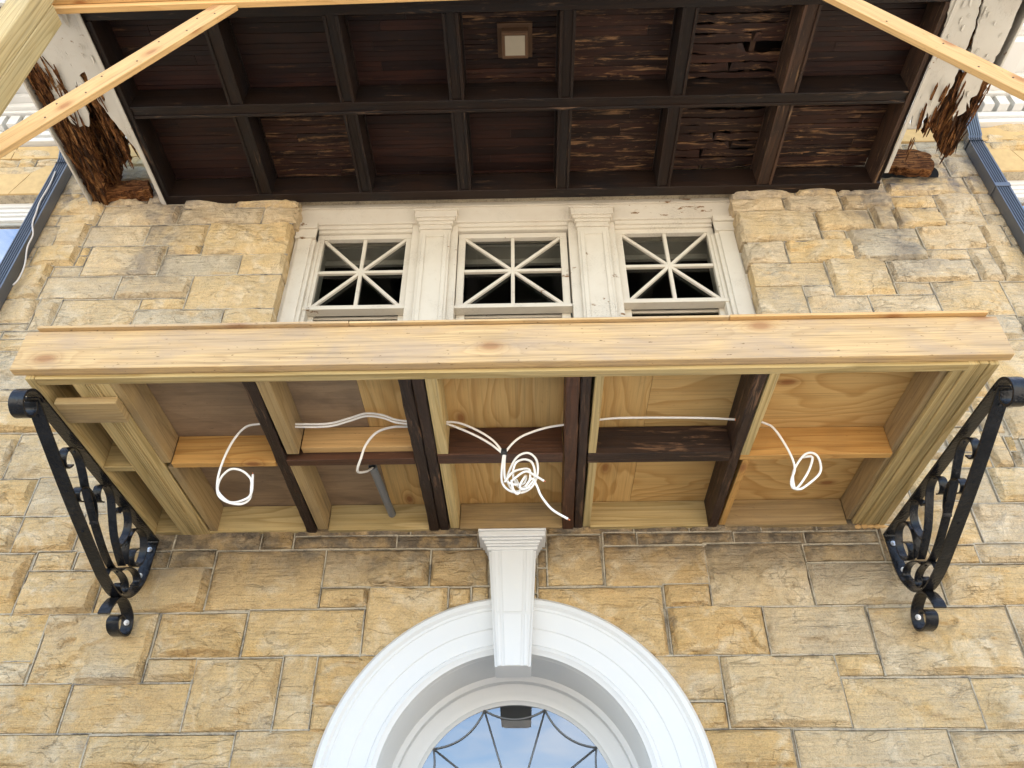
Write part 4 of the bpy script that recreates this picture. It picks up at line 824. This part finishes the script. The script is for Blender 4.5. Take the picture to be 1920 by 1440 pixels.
shards('splintered_wood', [(-3.36, -1.1), (-3.16, -1.1), (-3.12, -.35), (-3.28, -.35)], 26, 7.10, 7.14, 'rot')
def wslab(name, P, y, th, mt, amp):
    Q = jag(P, amp, .03); m = MB(); m.prism([(x, y, z) for x, z in Q], (0, th, 0), ax=0); return m.build(name, mt, pr)
wslab('rotten_beam_end', [(x, min(z, 7.30)) for x, z in RL_C], -.14, .12, 'rotx', .010); wslab('rotten_beam_end', [(x, z-.02) for x, z in RR_C], -.13, .08, 'rotx', .014)
wslab('pocket_shade_sheet', [(3.10, 7.26), (3.58, 7.25), (3.60, 7.36), (3.56, 7.47), (3.4, 7.50), (3.10, 7.50)], -.052, .004, 'black', .012)  # flat black sheet painting the darkness of a hole beside the beam end
# lid of the boxed side beams and the front frieze
one('box_lid', lambda m: [m.box(-3.70, -3.09, -1.9, -.55, 7.40, 7.42), m.box(3.03, 3.56, -1.9, -1.2, 7.40, 7.42)], 'rot', pr)
PB('front_frieze', 'old_white', (-3.70, 3.57, -1.792, -1.763, 7.128, 7.62))
one('roof_cover', lambda m: m.box(-3.80, 3.62, -1.95, -.9, 7.63, 7.70), 'room', pr); one('roof_cover', lambda m: m.box(-3.06, 3.0, -.899, -.002, 7.63, 7.70), 'room', pr)
# square ceiling fixture
lt = thing('ceiling_light', 'small square bronze ceiling light with frosted lens set in the dark beadboard', 'ceiling light', (-.032, -1.32, 7.36))
x0, x1, y0, y1 = -.162, .098, -1.455, -1.185
def ring(m, x0, x1, y0, y1, w, z0, z1): m.box(x0, x1, y0, y0+w, z0, z1); m.box(x0, x1, y1-w, y1, z0, z1); m.box(x0, x0+w, y0+w+.0003, y1-w-.0003, z0, z1, 'y'); m.box(x1-w, x1, y0+w+.0003, y1-w-.0003, z0, z1, 'y')
one('frame', lambda m: [ring(m, x0, x1, y0, y1, .034, 7.333, 7.352), ring(m, x0+.030, x1-.030, y0+.03, y1-.03, .012, 7.27, 7.3325), ring(m, x0+.034, x1-.034, y0+.034, y1-.034, .022, 7.258, 7.2695)], 'bronze', lt, .003)
one('lens', lambda m: m.box(x0+.05, x1-.05, y0+.05, y1-.05, 7.262, 7.30), 'diff', lt, .004)
# ================================================================== SHORING
sh = thing('temporary_shoring', 'fresh lumber shoring with posts, header and diagonal braces holding up the porch roof', 'shoring', (0, -1.85, 0))
m = MB()
def hz(x): return 6.961+(x+1.9)*.024
m.obox((-3.35, -1.842, hz(-3.35)), (7.1, 0, 7.1*.024), (0, .042, 0), (0, 0, .235)); m.build('header_beam', 'new_pine', sh, .004)
m = MB(); m.obox((-3.35, -1.885, hz(-3.35)+.04), (7.1, 0, 7.1*.024), (0, .040, 0), (0, 0, .235)); m.build('header_beam', 'new_pine', sh, .004)
for x0_, x1_ in ((-3.245, -3.085), (3.42, 3.58)):
    bx('post', 'treated', sh, (x0_, x1_, -2.035, -1.90, 0, 6.93 if x0_ < 0 else 7.06, 'z'), .008); bx('post', 'treated', sh, (x0_, x1_, -1.897, -1.76, 0, 6.88 if x0_ < 0 else 7.0, 'z'), .008)
def brace(p, q, w, y0_, y1_, cut):
    P, Q = Vector((p[0], 0, p[1])), Vector((q[0], 0, q[1])); d = (Q-P).normalized(); N = Vector((-d.z, 0, d.x))
    m = MB(); pts = [P+N*w/2, P-N*w/2, Q-N*w/2, Q+N*w/2]
    # plumb-cut the upper end level with the header
    a = pts[2]; b_ = pts[3]; zt_ = cut; pts[2] = a+d*((zt_-a.z)/d.z); pts[3] = b_+d*((zt_-b_.z)/d.z)
    b0 = len(m.v); L = (Q-P).length
    m.v += [Vector((v.x, y0_, v.z)) for v in pts]+[Vector((v.x, y1_, v.z)) for v in pts]; th = y1_-y0_; r = RN.random()
    m.face([0, 1, 2, 3], [(0, w), (0, 0), (L, 0), (L, w)], r); m.face([7, 6, 5, 4], [(L, w+1), (L, 1), (0, 1), (0, w+1)], r)
    m.face([0, 3, 7, 4], [(0, 2), (L, 2), (L, 2+th), (0, 2+th)], r); m.face([1, 5, 6, 2], [(0, 3), (0, 3+th), (L, 3+th), (L, 3)], r); m.face([0, 4, 5, 1], [(0, 0)]*4, r); m.face([3, 2, 6, 7], [(0, 0)]*4, r)
    return m.build('brace', 'new_pine', sh, .004)
brace((-3.10, 5.165), (-1.985, 6.94), .140, -1.83, -1.79, 6.952)
brace((3.43, 5.06), (2.05, 6.99), .140, -1.83, -1.79, 7.05)
for P0, P1, ts in (((-3.10, 5.165), (-1.985, 6.94), (.30, .36, .44, .52, .63, .74, .83, .90, .95)), ((3.43, 5.06), (2.05, 6.99), (.42, .50, .62, .78, .93))):
    for k, t in enumerate(ts):
        d = Vector((P1[0]-P0[0], 0, P1[1]-P0[1])); N = Vector((-d.z, 0, d.x)).normalized()*(.03 if k % 2 else -.025)
        c = Vector((P0[0], -1.8295, P0[1]))+d*t+N; m = MB(); m.tube([c, c+Vector((0, -.0025, 0))], .006, 8); m.build('screw', 'bronze', sh)
# ================================================================== DOWNSPOUTS
def downspout(label, xl, xr, ztop, zbot, elbow=None, band=None):
    t = thing('downspout', label, 'downspout', ((xl+xr)/2, -.07, zbot), 'slate blue downspouts beside the porch')
    yf, yb = -.125, -.025; w = xr-xl
    def sec():
        P = [(0, yb), (0, yf)]
        for k in range(5):
            a = w*(.08+.17*k); P += [(a, yf), (a+w*.03, yf+.009), (a+w*.085, yf+.009), (a+w*.115, yf)]
        P += [(w, yf), (w, yb)]; return P
    def sweep(m, path):
        Pc = sec(); n = len(Pc); b = len(m.v)
        for (ox, oy, z) in path:
            for (a, y) in Pc: m.v.append(Vector((xl+a+ox, y+oy, z)))
        for i in range(len(path)-1):
            for j in range(n):
                k = (j+1) % n; m.face([b+i*n+j, b+i*n+k, b+(i+1)*n+k, b+(i+1)*n+j], [(0, 0)]*4, .5)
    one('pipe', lambda m: sweep(m, [(0, 0, zbot), (0, 0, ztop)]), 'downspout', t)
    if elbow: one('elbow', lambda m: sweep(m, [(0, 0, ztop-.02)]+[(dx, dy, z) for dx, dy, z in elbow]), 'downspout', t)
    if band: one('strap_band', lambda m: [m.box(xl-.006, xr+.006, yf-.006, yf-.001, band, band+.045), m.box(xl-.006, xl-.001, yf, -.0, band, band+.045), m.box(xr+.001, xr+.006, yf, -.0, band, band+.045)], 'downspout', t, .002)
    for z in (4.2, 5.2): one('pipe_clip', lambda m: m.box(xl-.004, xr+.004, yf-.004, -.06, z, z+.03), 'downspout', t, .002)
    return t
EL = [(0, 0, 7.66), (.005, 0, 7.70), (.02, -.004, 7.73), (.02, -.06, 7.90), (.02, -.14, 8.05), (.02, -.22, 8.20), (.01, -.34, 8.38), (0, -.5, 8.55)]
downspout('ribbed slate blue downspout with a loose cable at the left of the porch', -4.148, -4.036, 7.60, .1, [(0, 0, 7.61), (-.005, 0, 7.66), (-.02, -.06, 7.86), (-.02, -.2, 8.15), (0, -.5, 8.55)])
downspout('ribbed slate blue downspout with a curved top elbow at the right of the porch', 3.955, 4.072, 7.66, .1, EL, 7.02)
# loose cable on the left downspout
m = MB(); m.tube(smooth([(-4.10, -.135, 7.45), (-4.085, -.137, 7.25), (-4.09, -.137, 7.05), (-4.07, -.137, 6.90), (-4.05, -.137, 6.76), (-3.995, -.137, 6.62), (-4.0, -.12, 6.49), (-3.965, -.10, 6.31), (-3.97, -.08, 6.18), (-4.0, -.07, 6.11)], 6), .0065, 8)
tag(m.build('loose_cable', 'wire', None, 0, True), 'thin grey loose cable dangling down the left downspout', 'cable')
# ================================================================== CABLES AND CONDUIT
def cable(label, paths, ex=None, r=.0060, flatten=None):
    t = thing('electrical_cable', label, 'cable', paths[0][0], 'white electrical cables hanging from the balcony frame')
    for P in paths: one('cable_run', lambda m: m.tube(smooth(P, 8), r, 8), 'cable', t, 0, True)
    for nm, a, b, rr_, mt in (ex or []): one(nm, lambda m: m.tube([a, b], rr_, 8), mt, t, 0, True)
    return t
def sc(P, Y=-1.05, y0=-.9):
    k = (4.5+Y)/(4.5+y0); return [(x*k, Y+(dy if dy else 0), 1.6+(z-1.6)*k) for (x, z, dy) in [(p[0], p[1], p[2] if len(p) > 2 else 0) for p in P]]
c1 = sc([(-1.42, 4.155), (-1.457, 4.154), (-1.528, 4.137), (-1.576, 4.061), (-1.604, 3.948), (-1.613, 3.832), (-1.606, 3.751, .01), (-1.577, 3.697), (-1.519, 3.658, -.01), (-1.458, 3.654), (-1.425, 3.692, .012), (-1.424, 3.748), (-1.438, 3.803), (-1.491, 3.852), (-1.552, 3.865), (-1.594, 3.838, .012), (-1.602, 3.778), (-1.582, 3.716, -.012), (-1.522, 3.672, .01), (-1.442, 3.672, -.012), (-1.418, 3.72, .0), (-1.432, 3.829)])
cable('white cable ending in a single round loop in the leftmost bay of the balcony frame', [c1], [('copper_end', c1[-1], tuple(Vector(c1[-1])+Vector((-.003, 0, .012))), .003, 'copper')])
c2 = sc([(-1.32, 4.16), (-1.257, 4.150), (-1.079, 4.150), (-.965, 4.185), (-.879, 4.215), (-.788, 4.203), (-.71, 4.170), (-.62, 4.155)]); c2b = [(x, y+.008, z-.012) for x, y, z in c2]
cable('white twin cable sagging across the second bay beside grey old plywood', [c2, c2b])
c4 = sc([(-.50, 4.150), (-.445, 4.150), (-.363, 4.142), (-.259, 4.090), (-.172, 4.022), (-.117, 3.94)]); c4b = sc([(-.50, 4.14), (-.445, 4.140), (-.392, 4.122), (-.273, 4.060), (-.186, 4.0), (-.122, 3.94)])
c5 = sc([(.27, 4.125), (.225, 4.121), (.102, 4.098), (-.028, 4.041), (-.100, 3.957), (-.112, 3.90)])
lp = sc([(-.115, 3.94), (-.125, 3.841), (-.122, 3.76), (-.085, 3.712), (-.02, 3.700), (.035, 3.74), (.062, 3.82), (.055, 3.90), (.012, 3.940), (-.045, 3.915), (-.085, 3.84, .01), (-.095, 3.77), (-.06, 3.72, .02), (.0, 3.725), (.045, 3.79), (.035, 3.87, -.01), (-.01, 3.90), (-.055, 3.86, -.02), (-.065, 3.79), (-.03, 3.74, .02), (.015, 3.76), (.02, 3.82, -.02), (-.02, 3.84), (-.07, 3.80, -.03), (-.11, 3.75, -.02)])
lp2 = sc([(-.108, 3.94), (-.112, 3.85), (-.104, 3.77, -.01), (-.06, 3.735, -.02), (-.01, 3.76, .01), (.0, 3.80), (-.03, 3.73, -.025), (-.02, 3.70, -.03), (.02, 3.72, -.02)])
wr = sc([(-.075, 3.76, -.02), (-.065, 3.70, -.03), (-.045, 3.68, -.02), (-.03, 3.72, .0), (-.05, 3.79, .02)])
tl = sc([(-.004, 3.72, -.02), (.030, 3.775, -.01), (.055, 3.74), (.077, 3.678), (.129, 3.601), (.207, 3.545)]); tl2 = sc([(-.072, 3.759, -.02), (-.003, 3.806, -.03), (.052, 3.783, -.02), (.093, 3.754, -.02)])
cable('white cables taped together into a tangled knot hanging in the centre bay', [c4, c4b, c5, lp, lp2, wr, tl, tl2], [('tape_band', (c4[-1][0]+.003, -1.05, c4[-1][2]+.02), (c4[-1][0]+.001, -1.05, c4[-1][2]-.012), .017, 'tape'), ('copper_end', tl[-1], tuple(Vector(tl[-1])+Vector((.010, 0, -.007))), .004, 'copper'), ('copper_end', tl2[-1], tuple(Vector(tl2[-1])+Vector((.007, 0, -.004))), .004, 'copper')])
c6 = sc([(.40, 4.150), (.48, 4.158), (.571, 4.160), (.803, 4.157), (1.0, 4.150), (1.141, 4.138)])
cable('single straight white cable running across the bay between dark joists', [c6], [('cable_end', c6[-1], tuple(Vector(c6[-1])+Vector((.012, 0, -.004))), .0075, 'copper')])
c7 = sc([(1.24, 4.09), (1.276, 4.077), (1.317, 4.045), (1.354, 3.95), (1.376, 3.85), (1.374, 3.786), (1.344, 3.723), (1.340, 3.68), (1.365, 3.662, -.012), (1.405, 3.685), (1.488, 3.752), (1.516, 3.816, .01), (1.505, 3.868), (1.470, 3.885), (1.427, 3.858), (1.375, 3.79, .012), (1.351, 3.717), (1.362, 3.68, .01), (1.417, 3.738, -.01), (1.462, 3.81), (1.478, 3.86), (1.44, 3.87, .02)], -1.05, -.95)
cable('white cable ending in a flattened double loop in the rightmost bay', [c7])
cd_ = thing('conduit_pipe', 'grey plastic conduit sticking out of the ledger with a white cable entering it', 'conduit', (-.86, -.3, 4.05))
pc = MB(); rO, rI, n = .0235, .019, 20
A, Bq = Vector((-.868, -.63, 4.042)), Vector((-.838, -.03, 4.058)); dd = (Bq-A).normalized(); e1 = dd.orthogonal().normalized(); e2 = dd.cross(e1)
for P_, R_ in ((A, rI), (A, rO), (Bq, rO)):
    for k in range(n): an = 2*math.pi*k/n; pc.v.append(P_+(e1*math.cos(an)+e2*math.sin(an))*R_)
for a_ in (0, 1):
    for k in range(n): k2 = (k+1) % n; pc.face([a_*n+k, a_*n+k2, (a_+1)*n+k2, (a_+1)*n+k], [(0, 0)]*4, .5)
for k in range(n): an = 2*math.pi*k/n; pc.v.append(A+dd*.1+(e1*math.cos(an)+e2*math.sin(an))*rI)
for k in range(n): k2 = (k+1) % n; pc.face([k, k2, 3*n+k2, 3*n+k], [(0, 0)]*4, .5)
pc.build('pipe', 'pvc', cd_, 0, 'auto')
c3 = [(-.585, -.97, 4.072), (-.626, -.97, 4.073), (-.712, -.97, 4.071), (-.793, -.97, 4.036), (-.842, -.965, 3.96), (-.862, -.95, 3.885), (-.884, -.90, 3.862), (-.895, -.82, 3.885), (-.880, -.70, 3.965), (-.868, -.62, 4.035), (-.866, -.56, 4.043)]
one('cable_run', lambda m: m.tube(smooth(c3, 8), .0068, 8), 'cable', cd_, 0, True)
